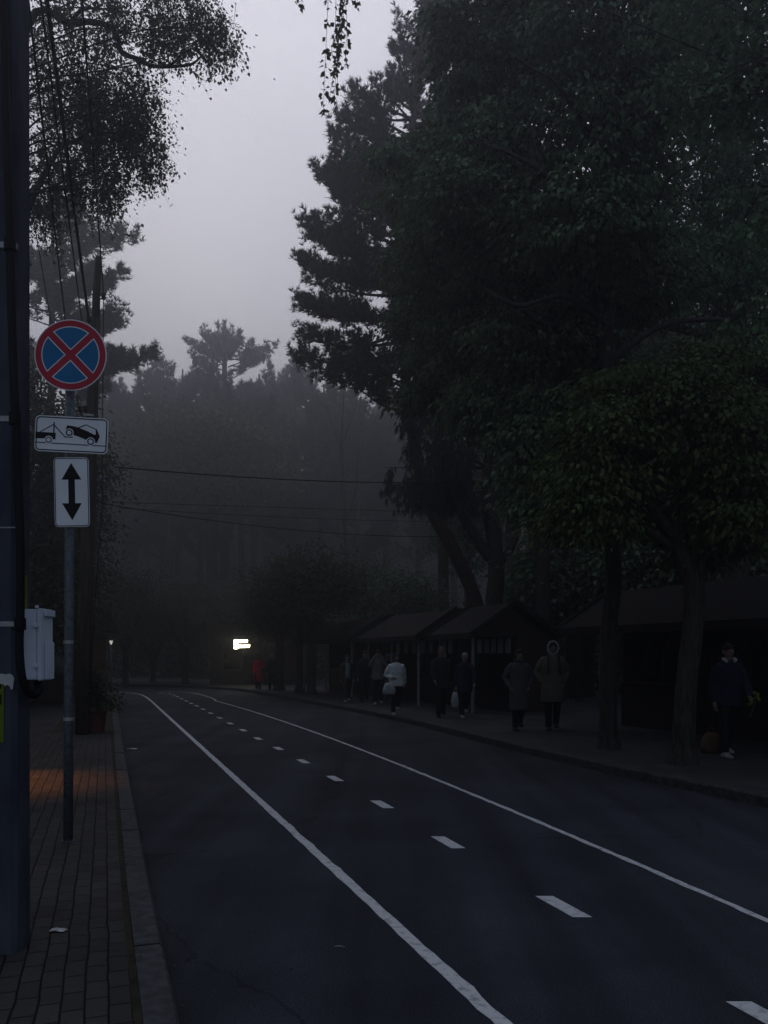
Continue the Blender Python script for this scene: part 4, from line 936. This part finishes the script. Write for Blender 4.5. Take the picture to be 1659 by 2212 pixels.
mb = MB(); c_ = G(733, 2047); mb.tube([(-.03, 0, .006), (0, .004, .008), (.032, -.003, .005)], [.003, .004, .002], 6); o_ = mb.build('twig', M_twig); o_.location = c_; tag(o_, 'short pale twig lying on the road left of the white line', 'twig')
# fallen leaves
fn = NPB(); n = 320
t = RNG.uniform(0, 1, n); k = (t*70).astype(int)+24
side = RNG.uniform(-.5, .8, n); C = np.zeros((n, 3)); KLo = np.array(KLs)
C[:, :2] = KLo[k]+np.stack([side, RNG.uniform(-.3, .3, n)], 1); C[:, 2] = np.where(side < -.02, PAVE+.012, .006)
fn.add(*leaves_np(C, norm(RNG.normal(0, 1, (n, 3))*np.array([1, 1, .1])), np.tile([0, 0, 1.], (n, 1))+RNG.normal(0, .25, (n, 3)), RNG.uniform(.012, .03, n), RNG.uniform(.01, .02, n)))
lo_ = fn.build('leaf_litter', M_olive); tag(lo_, 'small fallen leaf bits along the left kerb', kind='stuff')

# ------------------------------------------------------------------ market stalls
E0 = np.array([2.28, 21.0]); EV = np.array([-.40, .917]); EV /= np.linalg.norm(EV); EN = np.array([EV[1], -EV[0]])   # EN points away from the road
def stall(s0, s1, label, windows=0, near_gable=True, posts=3):
    o_ = empty('market_stall', (*(E0+EV*s0), PAVE), label, 'market stall', rz=math.atan2(EV[1], EV[0])-PI/2)
    # local: +y along the row (away), +x away from the road
    L = s1-s0; EZ, RZ, RX, W = 2.12, 2.95, 1.4, 2.85
    mb = MB(); t = .06
    mb.rings([[(0, y, EZ), (RX, y, RZ), (W, y, EZ), (W, y, EZ-t), (RX, y, RZ-t*1.1), (0, y, EZ-t)] for y in (0, L)]); mb.build('roof', M_roof, o_)
    mb = MB(); mb.box(-.02, -.001, .0, L, EZ-.14, EZ+.01); mb.build('fascia', M_stalldark, o_)
    for y in (.35, L-.4):
        mb = MB(); mb.add([(.12, y, EZ-.08), (RX, y, RZ-.1), (W-.12, y, EZ-.08), (.12, y+.03, EZ-.08), (RX, y+.03, RZ-.1), (W-.12, y+.03, EZ-.08)], [(0, 1, 2), (5, 4, 3), (0, 3, 4, 1), (1, 4, 5, 2), (2, 5, 3, 0)]); mb.build('gable', M_stallwood, o_)
    for y in (.02, L-.06):
        mb = MB(); mb.bar((-.02, y+.02, EZ-.05), (RX, y+.02, RZ+.02), .04, .16); mb.bar((W+.02, y+.02, EZ-.05), (RX+.02, y+.02, RZ-.01), .04, .16); mb.build('bargeboard', M_stalldark, o_)
    mb = MB(); mb.box(W-.2, W-.14, .3, L-.3, 0, EZ-.02); mb.build('back_wall', M_stallwood, o_)
    for y in (.3, L-.36):
        mb = MB(); mb.box(1.56, W-.201, y, y+.05, 0, EZ+.0); mb.build('side_wall', M_stallwood, o_)
    mb = MB(); mb.box(1.5, 1.555, .3, L-.3, 0, .92); mb.build('front_panel', M_stallwood, o_)
    mb = MB(); mb.box(1.35, 1.9, .28, L-.28, .925, .965); mb.build('counter', M_stalldark, o_)
    n = max(2, int(L/2.2)+1)
    for i in range(n):
        y = .35+(L-.75)*i/(n-1); mb = MB(); mb.box(1.5, 1.58, y, y+.08, .967, EZ+.55 if False else EZ+.1); mb.build('post', M_stalldark, o_)
    for i in range(posts):
        y = .5+(L-1.0)*i/max(1, posts-1); mb = MB(); mb.box(.3, .36, y, y+.06, 0, EZ-.02); mb.build('post', M_pale, o_)
    for i in range(windows):
        y = .5+(L-1.1)*i/max(1, windows-1); mb = MB(); mb.box(1.45, 1.49, y, y+.22, 1.6, 2.02); mb.build('window', M_winpale, o_)
    mb = MB(); mb.box(W-.5, W-.202, .4, L-.4, 1.05, 1.09); mb.build('shelf', M_stalldark, o_)
    return o_
stall(-14, -3.7, 'nearest and longest wooden market stall under a low brown roof at the right edge', 0, posts=0)
stall(0, 2.6, 'small gabled market stall in the middle of the row, gable facing the street', 5, posts=2)
stall(3.3, 8.3, 'market stall with a long sloping roof, second beyond the near stall', 7, posts=3)
stall(8.9, 15.5, 'farthest market stall in the row, half hidden by street tree trunks', 0, posts=3)
# goods hanging inside the stalls
GL = 'dark garment hanging under the eave of the nearest stall'
proto = None
for i in range(14):
    s_ = -11+i*.52; z0 = 1.2
    c_ = E0+EV*s_+EN*2.1
    if proto is None:
        mb = MB(); mb.rings([[(-.17, -.03, 0), (.17, -.03, 0), (.17, .03, 0), (-.17, .03, 0)], [(-.15, -.035, .35), (.15, -.035, .35), (.15, .035, .35), (-.15, .035, .35)], [(-.19, -.03, .55), (.19, -.03, .55), (.19, .03, .55), (-.19, .03, .55)], [(-.05, -.02, .66), (.05, -.02, .66), (.05, .02, .66), (-.05, .02, .66)], [(-.006, -.006, .9), (.006, -.006, .9), (.006, .006, .9), (-.006, .006, .9)]])
        proto = mb.build('hanging_garment', mat('garment_cloth', (.05, .05, .055), (.03, .03, .034), 5, .9)); o_ = proto
    else: o_ = proto.copy(); COL.objects.link(o_)
    o_.location = (*c_, z0); o_.rotation_euler = (0, 0, RNG.uniform(.2, .8)); tag(o_, GL, 'garment', 'garments hanging in the nearest stall')

# ------------------------------------------------------------------ far buildings
def window_(parent, x, z, w, h, y):
    mb = MB(); mb.box(x-w/2-.06, x+w/2+.06, y-.05, y+.02, z-.06, z+h+.06); f_ = mb.build('window', M_plaster, parent)
    mb = MB(); mb.box(x-w/2, x+w/2, y-.062, y-.052, z, z+h); mb.build('pane', M_glass, f_)
def house(loc, w, dp, h, rh, label, wall, rz=0, wins=(), name='house'):
    o_ = empty(name, loc, label, 'house', rz=rz)
    mb = MB(); mb.box(-w/2, w/2, 0, dp, 0, h); mb.build('wall', wall, o_)
    mb = MB(); mb.rings([[(-w/2-.35, -.4, h+.003), (-w/2-.35, dp/2, h+rh), (-w/2-.35, dp+.4, h+.003), (-w/2-.35, dp+.4, h-.12), (-w/2-.35, -.4, h-.12)], [(w/2+.35, -.4, h+.003), (w/2+.35, dp/2, h+rh), (w/2+.35, dp+.4, h+.003), (w/2+.35, dp+.4, h-.12), (w/2+.35, -.4, h-.12)]])
    mb.build('roof', M_roof, o_)
    for (x, z, ww, hh) in wins: window_(o_, x, z, ww, hh, 0)
    return o_
house((P(440, 0, 56)[0], 56, 0), 5.0, 7, 5.6, 1.5, 'dark two storey house with a pale ridge among the trees behind the bend', M_darkwall, .08, [(-2, .9, 1.1, 1.4), (0, .9, 1.1, 1.4), (2, .9, 1.1, 1.4), (-2, 3.6, 1.1, 1.4), (0, 3.6, 1.1, 1.4), (2, 3.6, 1.1, 1.4)])
shop = house((P(560, 0, 43)[0], 43, PAVE), 5.2, 4, 3.3, 1.1, 'low dark shop building behind the lit sign at the end of the road', M_darkwall, 0, [(-1.4, .8, 1.0, 1.3), (1.5, .8, 1.0, 1.3)], 'shop')
mb = MB(); mb.box(-.45, .45, -.04, -.003, 0, 2.1); mb.build('door', M_stalldark, shop)
kio = house((P(70, 0, 26)[0], 26, PAVE), 3.4, 3.2, 2.5, .7, 'reddish brown boarded kiosk on the left pavement behind the electrical box', M_brownwall, .15, [(.6, 1.0, .9, .8)], 'kiosk')
lsh = house((-8.6, 5.5, PAVE), 4.4, 7, 3.6, 1.4, 'shop whose wall lantern throws an orange pool on the left pavement', M_brownwall, 0, [(0, 1, 1.2, 1.3)], 'shop')
# lit sign at the end of the road
M_lit = emit_mat('lit_sign_panel', (1.0, .93, .6), 20)
sg = empty('lit_sign', P(523, 1415, 42.2), 'small glowing yellow white sign with two lines of letters at the end of the road', 'sign')
sgl = P(523, 1415, 42.2); k_ = 42.2/F
def sq(x, y): return ((x-523)*k_, (1415-y)*k_)
mb = MB(); a = sq(504, 1403); b = sq(543.5, 1378); mb.box(a[0], b[0], .02, .08, a[1], b[1]); mb.build('backing', M_stalldark, sg)
mb = MB(); a = sq(506, 1401.5); b = sq(513.6, 1381.5); mb.box(a[0], b[0], -.03, .018, a[1], b[1]); mb.build('panel', M_lit, sg)
def lumps(rows, name):
    mb = MB(); rs = random.Random(2)
    for (x0, x1, y0, y1, n) in rows:
        w = (x1-x0)/n
        for i in range(n):
            xa = x0+w*i; yy = y1-(i/n)*1.0; dz = rs.uniform(-.5, .5)
            a = sq(xa+.1, yy+dz*.6); b = sq(xa+w*.42, y0+dz*.3-(i/n)*.6); mb.box(a[0], b[0], -.03, .018, a[1], b[1])
            a = sq(xa+w*.46, yy-1+dz*.5); b = sq(xa+w-.25, y0+rs.uniform(0, 1)-(i/n)*.6); mb.box(a[0], b[0], -.03, .018, a[1], b[1])
            a = sq(xa+w*.42, yy-(y1-y0)*.35); b = sq(xa+w*.46+.02, yy-(y1-y0)*.65); mb.box(a[0]-.001, b[0]+.001, -.028, .016, a[1], b[1])
    mb.build(name, M_lit, sg)
lumps([(514.5, 535, 1382.5, 1388.5, 5)], 'letters'); lumps([(514.5, 539.5, 1392.6, 1399.4, 6)], 'letters')
mb = MB(); mb.box(-.03, .03, .03, .75, -.02, .04); mb.build('bracket', M_stalldark, sg)
# unlit script sign
s2 = empty('script_sign', P(580, 1390, 42.4), 'unlit pale script lettering on the dark wall right of the glowing sign', 'sign')
mb = MB(); L2 = [[(567, 1396), (574, 1382)], [(574, 1383), (570, 1389), (578, 1396)], [(571, 1388), (580, 1381)], [(579, 1391), (581, 1388), (583, 1391), (581, 1394), (579, 1391)], [(584, 1394), (585, 1388), (586, 1393), (588, 1388), (589, 1394)], [(590, 1391), (592, 1388), (593, 1392), (590, 1394), (595, 1391)]]
for st in L2: mb.tube([((x-580)*42.4/F, 0, (1390-y)*42.4/F) for x, y in st], .018, 6)
mb.build('lettering', M_pale, s2)
mb = MB(); mb.box(-.35, .45, .03, .06, -.22, .24); mb.build('backing', M_darkwall, s2)
# small lamp at the left
lb = G(240, 1489, PAVE); lb[1] = 37; lb[0] = (240-CX)/F*37
lmp = empty('street_lamp', lb, 'slim lamp post with a small lit white head beside the wooden pole', 'street lamp')
zt = P(0, 1392, 37)[2]-PAVE
mb = MB(); mb.tube([(0, 0, 0), (0, 0, .5), (0, 0, zt)], [.06, .04, .03], 10); mb.build('post', M_zinc, lmp, True)
mb = MB(); mb.tube([(0, 0, zt-.02), (0, 0, zt+.17)], [.03, .1], 4); mb.build('lamp_head', emit_mat('lamp_glass', (1, .95, .8), .55), lmp)
mb = MB(); mb.tube([(0, 0, zt+.172), (0, 0, zt+.2), (0, 0, zt+.26)], [.14, .13, .02], 10); mb.build('cap', M_black, lmp)
# wall lantern on the left shop, out of frame: the source of the orange pool
ln = empty('wall_lantern', (-6.36, 9.6, 2.75), 'warm orange lantern on the left shop wall above the pavement', 'lantern')
mb = MB(); mb.box(-.04, 0.28, -.02, .02, .12, .15); mb.build('bracket', M_black, ln)
mb = MB(); mb.rings([[(.22-.1, -.1, -.02), (.22+.1, -.1, -.02), (.22+.1, .1, -.02), (.22-.1, .1, -.02)], [(.22-.03, -.03, .11), (.22+.03, -.03, .11), (.22+.03, .03, .11), (.22-.03, .03, .11)]], cap=False); mb.build('shade', M_black, ln)
mb = MB(); mb.ell((.22, 0, .0), (.035, .035, .045)); mb.build('bulb', emit_mat('warm_bulb', (1, .45, .15), 2.0), ln)
spl = bpy.data.lights.new('lantern_light', 'SPOT'); spl.energy = 900; spl.color = (1, .34, .09); spl.spot_size = R(56); spl.spot_blend = 1; spl.shadow_soft_size = .05
slo = bpy.data.objects.new('lantern_light', spl); COL.objects.link(slo); slo.parent = ln; slo.location = (.22, 0, -.07); slo.rotation_euler = (R(2), R(-26), 0)

# ------------------------------------------------------------------ people
def remesh(mb, name, m, voxel, parent, smooth_it=2):
    me = bpy.data.meshes.new(name); me.from_pydata(mb.v, [], mb.f); me.update()
    bm = bmesh.new(); bm.from_mesh(me); bmesh.ops.recalc_face_normals(bm, faces=bm.faces); bm.to_mesh(me); bm.free()
    o_ = bpy.data.objects.new(name, me); COL.objects.link(o_)
    r = o_.modifiers.new('r', 'REMESH'); r.mode = 'VOXEL'; r.voxel_size = voxel
    s = o_.modifiers.new('s', 'SMOOTH'); s.iterations = smooth_it; s.factor = .5
    dg = bpy.context.evaluated_depsgraph_get(); me2 = bpy.data.meshes.new_from_object(o_.evaluated_get(dg))
    o_.modifiers.clear(); o_.data = me2; me2.name = name; bpy.data.meshes.remove(me)
    me2.materials.clear(); me2.materials.append(m); me2.polygons.foreach_set('use_smooth', [True]*len(me2.polygons))
    o_.parent = parent
    return o_
ARMS = {'down': ((.03, .01, -.165), (.035, -.025, -.31)), 'fwd': ((.03, -.055, -.155), (.015, -.15, -.265)), 'back': ((.035, .075, -.148), (.045, .085, -.295)),
        'pocket': ((.062, .045, -.148), (.012, -.035, -.262)), 'raised': ((.045, -.085, -.075), (-.035, -.125, .065)), 'bent': ((.065, .03, -.155), (-.035, -.085, -.195))}
def person(px, feet, height, label, heading=0, legs=(18, -16, 6, 22), arms=('down', 'down'), coat=None, hem=.47, coat_w=1.0, trousers=None, shoes=None, hair='short', hairm=None, hood=False, fur=None, straps=None, voxel=.011, cap=None, collar=None, shirt=None, z=PAVE, scarf=None):
    g = G(px, feet, z); root = empty('person', g, label, 'person', rz=heading); H = height
    def V3(x, y, z_): return Vector((x*H, y*H, z_*H))
    # --- joints (person faces -Y)
    hips = {}; kn = {}; an = {}; 
    for s, a, k in ((-1, legs[0], legs[2]), (1, legs[1], legs[3])):
        h_ = Vector((s*.05, 0, .52)); a1 = R(a); kk_ = h_+Vector((s*.004, -math.sin(a1)*.24, -math.cos(a1)*.24)); a2 = R(a-k); aa = kk_+Vector((s*.002, -math.sin(a2)*.235, -math.cos(a2)*.235))
        hips[s], kn[s], an[s] = h_, kk_, aa
    dz = .04-min(an[-1].z, an[1].z)
    for D_ in (hips, kn, an):
        for s in D_: D_[s] = D_[s]+Vector((0, 0, dz))
    o0 = dz        # body offset
    sh = {}; el = {}; wr = {}
    for s, nm in ((-1, arms[0]), (1, arms[1])):
        e_, w__ = ARMS[nm]; sh[s] = Vector((s*.103, .004, .8+o0)); el[s] = sh[s]+Vector((s*e_[0], e_[1], e_[2])); wr[s] = sh[s]+Vector((s*w__[0], w__[1], w__[2]))
    def T(*v): return Vector(v)*H
    mb = MB()
    def ring(cx, cy, z_, rx, ry, n=14): return [((cx+rx*math.cos(2*PI*i/n))*H, (cy+ry*math.sin(2*PI*i/n))*H, z_*H) for i in range(n)]
    # torso + neck + head (one union)
    mb.rings([ring(0, .002, .47+o0, .072, .055), ring(0, .004, .52+o0, .088, .064), ring(0, 0, .60+o0, .078, .052), ring(0, -.004, .70+o0, .09, .058), ring(0, 0, .78+o0, .1, .056), ring(0, .002, .825+o0, .08, .045), ring(0, .004, .85+o0, .036, .036), ring(0, 0, .89+o0, .031, .034)])
    hc = Vector((0, -.006, .932+o0))
    mb.ell(hc*H, (.042*H, .052*H, .06*H)); mb.ell((hc+Vector((0, -.014, -.03)))*H, (.03*H, .036*H, .034*H))
    mb.tube([(hc+Vector((0, -.048, .004)))*H, (hc+Vector((0, -.06, -.012)))*H, (hc+Vector((0, -.05, -.018)))*H], [.005*H, .009*H, .006*H], 6)
    for s in (-1, 1): mb.ell((hc+Vector((s*.043, .006, -.004)))*H, (.008*H, .014*H, .02*H))
    for s in (-1, 1):
        mb.tube([hips[s]*H, (hips[s]*.5+kn[s]*.5)*H, kn[s]*H, (kn[s]*.65+an[s]*.35+Vector((0, .008, 0)))*H, an[s]*H], [.052*H, .043*H, .032*H, .031*H, .02*H], 10)
        mb.tube([an[s]*H, (an[s]+Vector((0, -.02, -.022)))*H, (an[s]+Vector((s*.004, -.075, -.03)))*H], [.02*H, .02*H, .012*H], 8)
        mb.tube([sh[s]*H, (sh[s]*.5+el[s]*.5)*H, el[s]*H, (el[s]*.6+wr[s]*.4)*H, wr[s]*H], [.031*H, .027*H, .022*H, .021*H, .0145*H], 9)
        d_ = (wr[s]-el[s]).normalized(); sd = d_.cross(Vector((0, 1, 0)) if abs(d_.y) < .8 else Vector((0, 0, 1))).normalized(); nn_ = d_.cross(sd)
        pm = wr[s]+d_*.028
        mb.tube([wr[s]*H, (wr[s]+d_*.02)*H, (wr[s]+d_*.05)*H], [.014*H, .018*H, .016*H], 8)
        for f in range(4):
            o_ = nn_*((f-1.5)*.0085); ln_ = (.036, .044, .041, .032)[f]; a_ = wr[s]+d_*.048+o_; b_ = a_+d_*ln_*.5+sd*(-s*.004); c_ = b_+d_*ln_*.38+sd*(-s*.014)
            mb.tube([a_*H, b_*H, c_*H], [.0055*H, .005*H, .0045*H], 6)
        a_ = wr[s]+d_*.018+nn_*.012; b_ = a_+d_*.018+nn_*.014; c_ = b_+d_*.016+nn_*.003; mb.tube([a_*H, b_*H, c_*H], [.007*H, .006*H, .005*H], 6)
    remesh(mb, 'body', M_skin, min(voxel, .0085*H), root)
    # eyes and mouth
    for s in (-1, 1):
        e = MB(); e.ell((hc+Vector((s*.017, -.05, .004)))*H, (.0065*H, .004*H, .0045*H), 8, 6); e.build('eye', M_signblk, root)
    e = MB(); e.ell((hc+Vector((0, -.0495, -.034)))*H, (.013*H, .004*H, .0035*H), 8, 6); e.build('mouth', mat_mouth, root)
    # trousers
    mb = MB()
    mb.rings([ring(0, .002, .455+o0, .066, .056), ring(0, .004, .5+o0, .092, .069), ring(0, .002, .56+o0, .09, .064), ring(0, 0, .60+o0, .083, .058)])
    for s in (-1, 1): mb.tube([(hips[s]+Vector((0, 0, -.01)))*H, (hips[s]*.5+kn[s]*.5)*H, kn[s]*H, (kn[s]*.5+an[s]*.5)*H, (an[s]+Vector((0, 0, .002)))*H], [.061*H, .053*H, .043*H, .04*H, .036*H], 10)
    remesh(mb, 'trousers', trousers, voxel, root)
    # jacket / coat
    mb = MB(); cw = coat_w*1.13
    prof = [(hem+o0, .1*cw, .078*cw)]
    if hem < .42: prof += [((hem+.47)/2+o0, .1*cw, .08*cw)]
    prof += [(max(hem+.02, .5)+o0, .1*cw, .078*cw), (.6+o0, .094*cw, .068*cw), (.7+o0, .1*cw, .072*cw), (.765+o0, .1*cw, .066*cw), (.81+o0, .08*cw, .054*cw), (.838+o0, .055*cw, .045*cw), (.856+o0, .044, .043)]
    mb.rings([ring(0, .002, z_, a, b, 18) for z_, a, b in prof])
    for s in (-1, 1):
        end = wr[s]
        mb.tube([(sh[s]+Vector((-s*.045, 0, .004)))*H, (sh[s]+Vector((-s*.014, 0, 0)))*H, (sh[s]*.5+el[s]*.5)*H, el[s]*H, (el[s]*.55+end*.45)*H, end*H], [.024*H*cw, .036*H*cw, .038*H*cw, .034*H*cw, .032*H*cw, .026*H*cw], 10)
    co_ = remesh(mb, 'coat' if hem < .42 else 'jacket', coat, voxel, root)
    if shirt is not None:
        mb = MB(); mb.rings([ring(0, -.006, z_, a*cw*.62, b*cw*1.04, 14) for z_, a, b in prof[:-2] if z_ > .48+o0]+[ring(0, -.006, .815+o0, .05, .06, 14)]); mb.build('shirt', shirt, root, True)
    # shoes
    for s in (-1, 1):
        mb = MB(); a = an[s]; lift = a.z-.04
        mb.rings([[((a.x+x_*.024)*H, (a.y+.03+y_)*H, (.001+lift+z_)*H) for (x_, z_) in ((-1, 0), (1, 0), (1.05, .012), (.85, h_), (-.85, h_), (-1.05, .012))] for (y_, h_) in ((0, .03), (-.02, .05), (-.05, .048), (-.085, .032), (-.12, .022), (-.132, .014))]); mb.build('shoe', shoes or M_signblk, root, True)
    # hair / hood / cap
    hm = hairm or M_hairm
    mb = MB()
    mb.ell((hc+Vector((0, .007, .021)))*H, (.0485*H, .0565*H, .053*H)); mb.ell((hc+Vector((0, .02, -.012)))*H, (.046*H, .042*H, .045*H))
    if hair == 'long':
        mb.tube([(hc+Vector((0, .03, .0)))*H, (hc+Vector((0, .038, -.05)))*H, (hc+Vector((0, .042, -.11)))*H], [.045*H, .045*H, .025*H], 10)
        for s in (-1, 1): mb.tube([(hc+Vector((s*.04, -.008, .01)))*H, (hc+Vector((s*.046, -.004, -.04)))*H, (hc+Vector((s*.042, -.006, -.09)))*H], [.012*H, .013*H, .007*H], 7)
    remesh(mb, 'hair', hm, voxel*.8, root)
    if hood:
        mb = MB(); 
        mb.ell((hc+Vector((0, .022, .008)))*H, (.064*H, .06*H, .075*H)); mb.tube([(hc+Vector((0, .03, -.03)))*H, (hc+Vector((0, .03, -.1)))*H], [.06*H, .065*H], 12)
        remesh(mb, 'hood', coat, voxel, root)
        n = 20; mb = MB(); pts = [((hc.x+.058*math.cos(2*PI*i/n))*H, (hc.y-.026)*H, (hc.z+.0+.072*math.sin(2*PI*i/n))*H) for i in range(n+1)]
        mb.tube(pts, .011*H, 7); mb.build('fur_trim', fur or coat, root, True)
    if collar is not None:
        mb = MB()
        for s in (-1, 1): mb.tube([T(s*.03, -.045, .835+o0), T(s*.05, -.03, .855+o0), T(s*.05, .0, .868+o0)], [.012*H, .018*H, .014*H], 7)
        mb.build('collar', collar, root, True)
    if scarf is not None:
        mb = MB(); n = 16; mb.tube([((.047*math.cos(2*PI*i/n))*H, (.046*math.sin(2*PI*i/n)-.002)*H, (.862+o0)*H) for i in range(n+1)], .02*H, 7); mb.build('scarf', scarf, root, True)
    if cap is not None:
        mb = MB(); rs_ = []
        for i in range(6):
            t_ = i/5*PI/2; rs_.append([((.051*math.cos(t_)*math.cos(2*PI*j/14))*H, (.057*math.cos(t_)*math.sin(2*PI*j/14)-.002)*H, (hc.z+.018+.05*math.sin(t_))*H) for j in range(14)])
        mb.rings(rs_); mb.box(-.035*H, .035*H, -.1*H, -.04*H, (hc.z+.018)*H, (hc.z+.025)*H); mb.build('cap', cap, root, True)
    if straps is not None:
        for s in (-1, 1):
            ya = .072*cw+.006
            mb = MB(); mb.tube([T(s*.055, .05, .83+o0), T(s*.058, -.01, .857+o0), T(s*.06, -ya*.75, .82+o0), T(s*.062, -ya, .74+o0), T(s*.066, -ya+.004, .66+o0), T(s*.085, -.02, .61+o0)], .0095*H, 6); mb.build('strap', straps, root, True)
    root['_w'] = 0; del root['_w']
    return root, {s: g+np.array(Matrix.Rotation(heading, 3, 'Z') @ (wr[s]*H)) for s in wr}
mat_mouth = mat('mouth', (.14, .06, .05), None, 5)
def cl(name, c, r=.85): return mat(name, c, tuple(x*.7 for x in c), 7, r, .15)
C_red = cl('red_coat_cloth', (.75, .03, .06)); C_dark = cl('dark_cloth', (.014, .014, .018)); C_navy = cl('navy_cloth', (.012, .016, .032)); C_grey = cl('grey_knit', (.11, .11, .115)); C_white = cl('white_jacket_cloth', (.5, .51, .5))
C_taupe = cl('taupe_coat_cloth', (.06, .056, .061)); C_khaki = cl('khaki_parka_cloth', (.095, .082, .062)); C_trous = cl('black_trousers', (.012, .011, .014)); C_plum = cl('plum_trousers', (.035, .028, .034)); C_green = cl('pale_green_shirt', (.15, .19, .17)); C_shoe = cl('pale_shoe', (.26, .26, .26)); C_beige = cl('beige_trousers', (.07, .064, .058)); C_lblue = cl('light_blue_cloth', (.17, .19, .36)); C_fur = cl('pale_fur', (.28, .27, .25)); C_brown = cl('brown_bag_cloth', (.1, .06, .035)); C_bag = cl('white_bag_plastic', (.33, .33, .33), .5); C_tan = cl('tan_knit', (.1, .085, .07)); C_greenj = cl('dark_green_cloth', (.014, .022, .02))

person(558, 1489, 1.62, 'person in a long red coat under the lit sign at the far end', .3, (8, -8, 4, 8), ('down', 'bent'), C_red, .22, .98, C_trous, voxel=.015, scarf=C_dark)
person(588, 1490, 1.62, 'person in dark clothes with a white cap next to the one in the red coat', -.2, (6, -6, 3, 6), ('down', 'down'), C_dark, .45, 1, C_trous, voxel=.015, cap=C_bag)
person(750, 1516, 1.6, 'person in open jacket over a pale green top by the far stalls', .2, (14, -12, 5, 16), ('down', 'down'), C_plum, .47, .96, C_plum, C_shoe, voxel=.013, shirt=C_green, straps=C_dark)
person(788, 1517, 1.7, 'person all in black walking between the pale green top and the grey sweater', .1, (10, -12, 4, 14), ('down', 'pocket'), C_dark, .44, 1.05, C_trous, voxel=.013)
_, w5 = person(817, 1521, 1.72, 'person in a grey sweater with both hands raised beside the head', .0, (10, -9, 4, 12), ('raised', 'raised'), C_grey, .46, 1.04, C_trous, C_shoe, voxel=.012)
person(838, 1514, 1.62, 'person in beige trousers and a light blue hood, half hidden behind the white jacket', .1, (12, -10, 4, 12), ('down', 'down'), C_dark, .47, 1, C_beige, voxel=.013, hood=True, fur=C_lblue, cap=C_lblue)
_, w7 = person(856, 1544, 1.6, 'person in a white quilted jacket and black trousers striding ahead with a pale bag', .15, (6, -20, 3, 24), ('bent', 'back'), C_white, .47, 1.1, C_trous, C_shoe, hair='long', voxel=.01)
_, w8 = person(953, 1549, 1.78, 'tall person in dark green jacket, legs apart, before the small gabled stall', .1, (14, -14, 5, 16), ('fwd', 'back'), C_greenj, .42, 1.12, C_trous, voxel=.01, hairm=C_tan)
_, w9 = person(1004, 1550, 1.62, 'person in navy jacket carrying a white plastic bag, beside the tall one in dark green', .1, (8, -18, 4, 26), ('down', 'fwd'), C_navy, .40, 1.08, C_trous, C_shoe, hairm=M_hairl, voxel=.01)
person(1121, 1578, 1.68, 'person in a long taupe coat with open collar, hands in the pockets', .12, (5, -12, 3, 18), ('pocket', 'pocket'), C_taupe, .26, 1.03, C_trous, hair='long', voxel=.009, scarf=C_taupe)
person(1194, 1577, 1.84, 'person in a khaki parka with fur edged hood up and backpack straps', -.05, (8, -9, 4, 14), ('pocket', 'pocket'), C_khaki, .33, 1.18, C_trous, hood=True, fur=C_fur, straps=C_dark, voxel=.009)
_, w12 = person(1573, 1634, 1.74, 'person in dark navy jacket with a white collar, half behind the rightmost tree trunk', .1, (8, -10, 4, 14), ('down', 'fwd'), C_navy, .45, 1.12, C_trous, C_shoe, collar=C_bag, voxel=.008)
def bag(name, at_, w, h, dpt, m, label, cat, rz=0):
    o_ = empty(name, (at_[0], at_[1], at_[2]-h-.1), label, cat, rz=rz); mb = MB(); n = 14
    rg = []
    for z, s in ((0, .7), (.04, .95), (.4, 1), (.75, .8), (1, .45)): rg.append([(w/2*s*math.cos(2*PI*i/n)+random.uniform(-.006, .006), dpt/2*s*math.sin(2*PI*i/n)+random.uniform(-.006, .006), h*z) for i in range(n)])
    mb.rings(rg); mb.build('sack', m, o_, True)
    mb = MB(); mb.tube([(-w*.18, 0, h*.97), (-w*.12, 0, h+.06), (0, 0, h+.1), (w*.12, 0, h+.06), (w*.18, 0, h*.97)], .006, 6); mb.build('handle', m, o_, True)
    return o_
bag('shoulder_bag', w7[-1]+np.array([-.1, -.04, -.02]), .34, .3, .14, C_bag, 'pale soft bag hanging from the arm of the person in the white jacket', 'bag')
bag('plastic_bag', w9[-1]+np.array([-.03, -.03, -.04]), .2, .38, .12, C_bag, 'white plastic bag carried by the person in the navy jacket', 'bag')
gb = G(1537, 1626, PAVE); o_ = bag('brown_bag', gb+np.array([0, 0, .42]), .36, .32, .26, C_brown, 'round brown bag standing on the pavement behind the rightmost trunk', 'bag')
# yellow cloth held at the right
yb = empty('yellow_flowers', w12[1]+np.array([.02, -.03, -.05]), 'small yellow green bunch held by the person with the white collar', 'flowers')
mb = MB(); 
for k in range(9):
    a = RNG.normal(0, .05, 3); mb.ell((.05+a[0]*.8, a[1], .03+a[2]), (.028, .028, .026), 8, 5)
mb.build('blooms', M_yellow, yb, True)
mb = MB(); mb.tube([(.04, 0, 0), (.01, 0, -.12), (-.04, 0, -.26)], [.02, .012, .008], 6); mb.build('stems', M_olive, yb)

# ------------------------------------------------------------------ render settings
sc.view_settings.view_transform = 'Standard'; sc.view_settings.look = 'None'; sc.view_settings.exposure = 0; sc.view_settings.gamma = 1
sc.render.engine = 'CYCLES'
cy = sc.cycles
cy.use_denoising = True
try: cy.denoiser = 'OPENIMAGEDENOISE'
except Exception: pass
cy.max_bounces = 5; cy.diffuse_bounces = 3; cy.glossy_bounces = 2; cy.transmission_bounces = 3; cy.transparent_max_bounces = 4; cy.volume_bounces = 0
cy.caustics_reflective = False; cy.caustics_refractive = False
cy.sample_clamp_indirect = 4
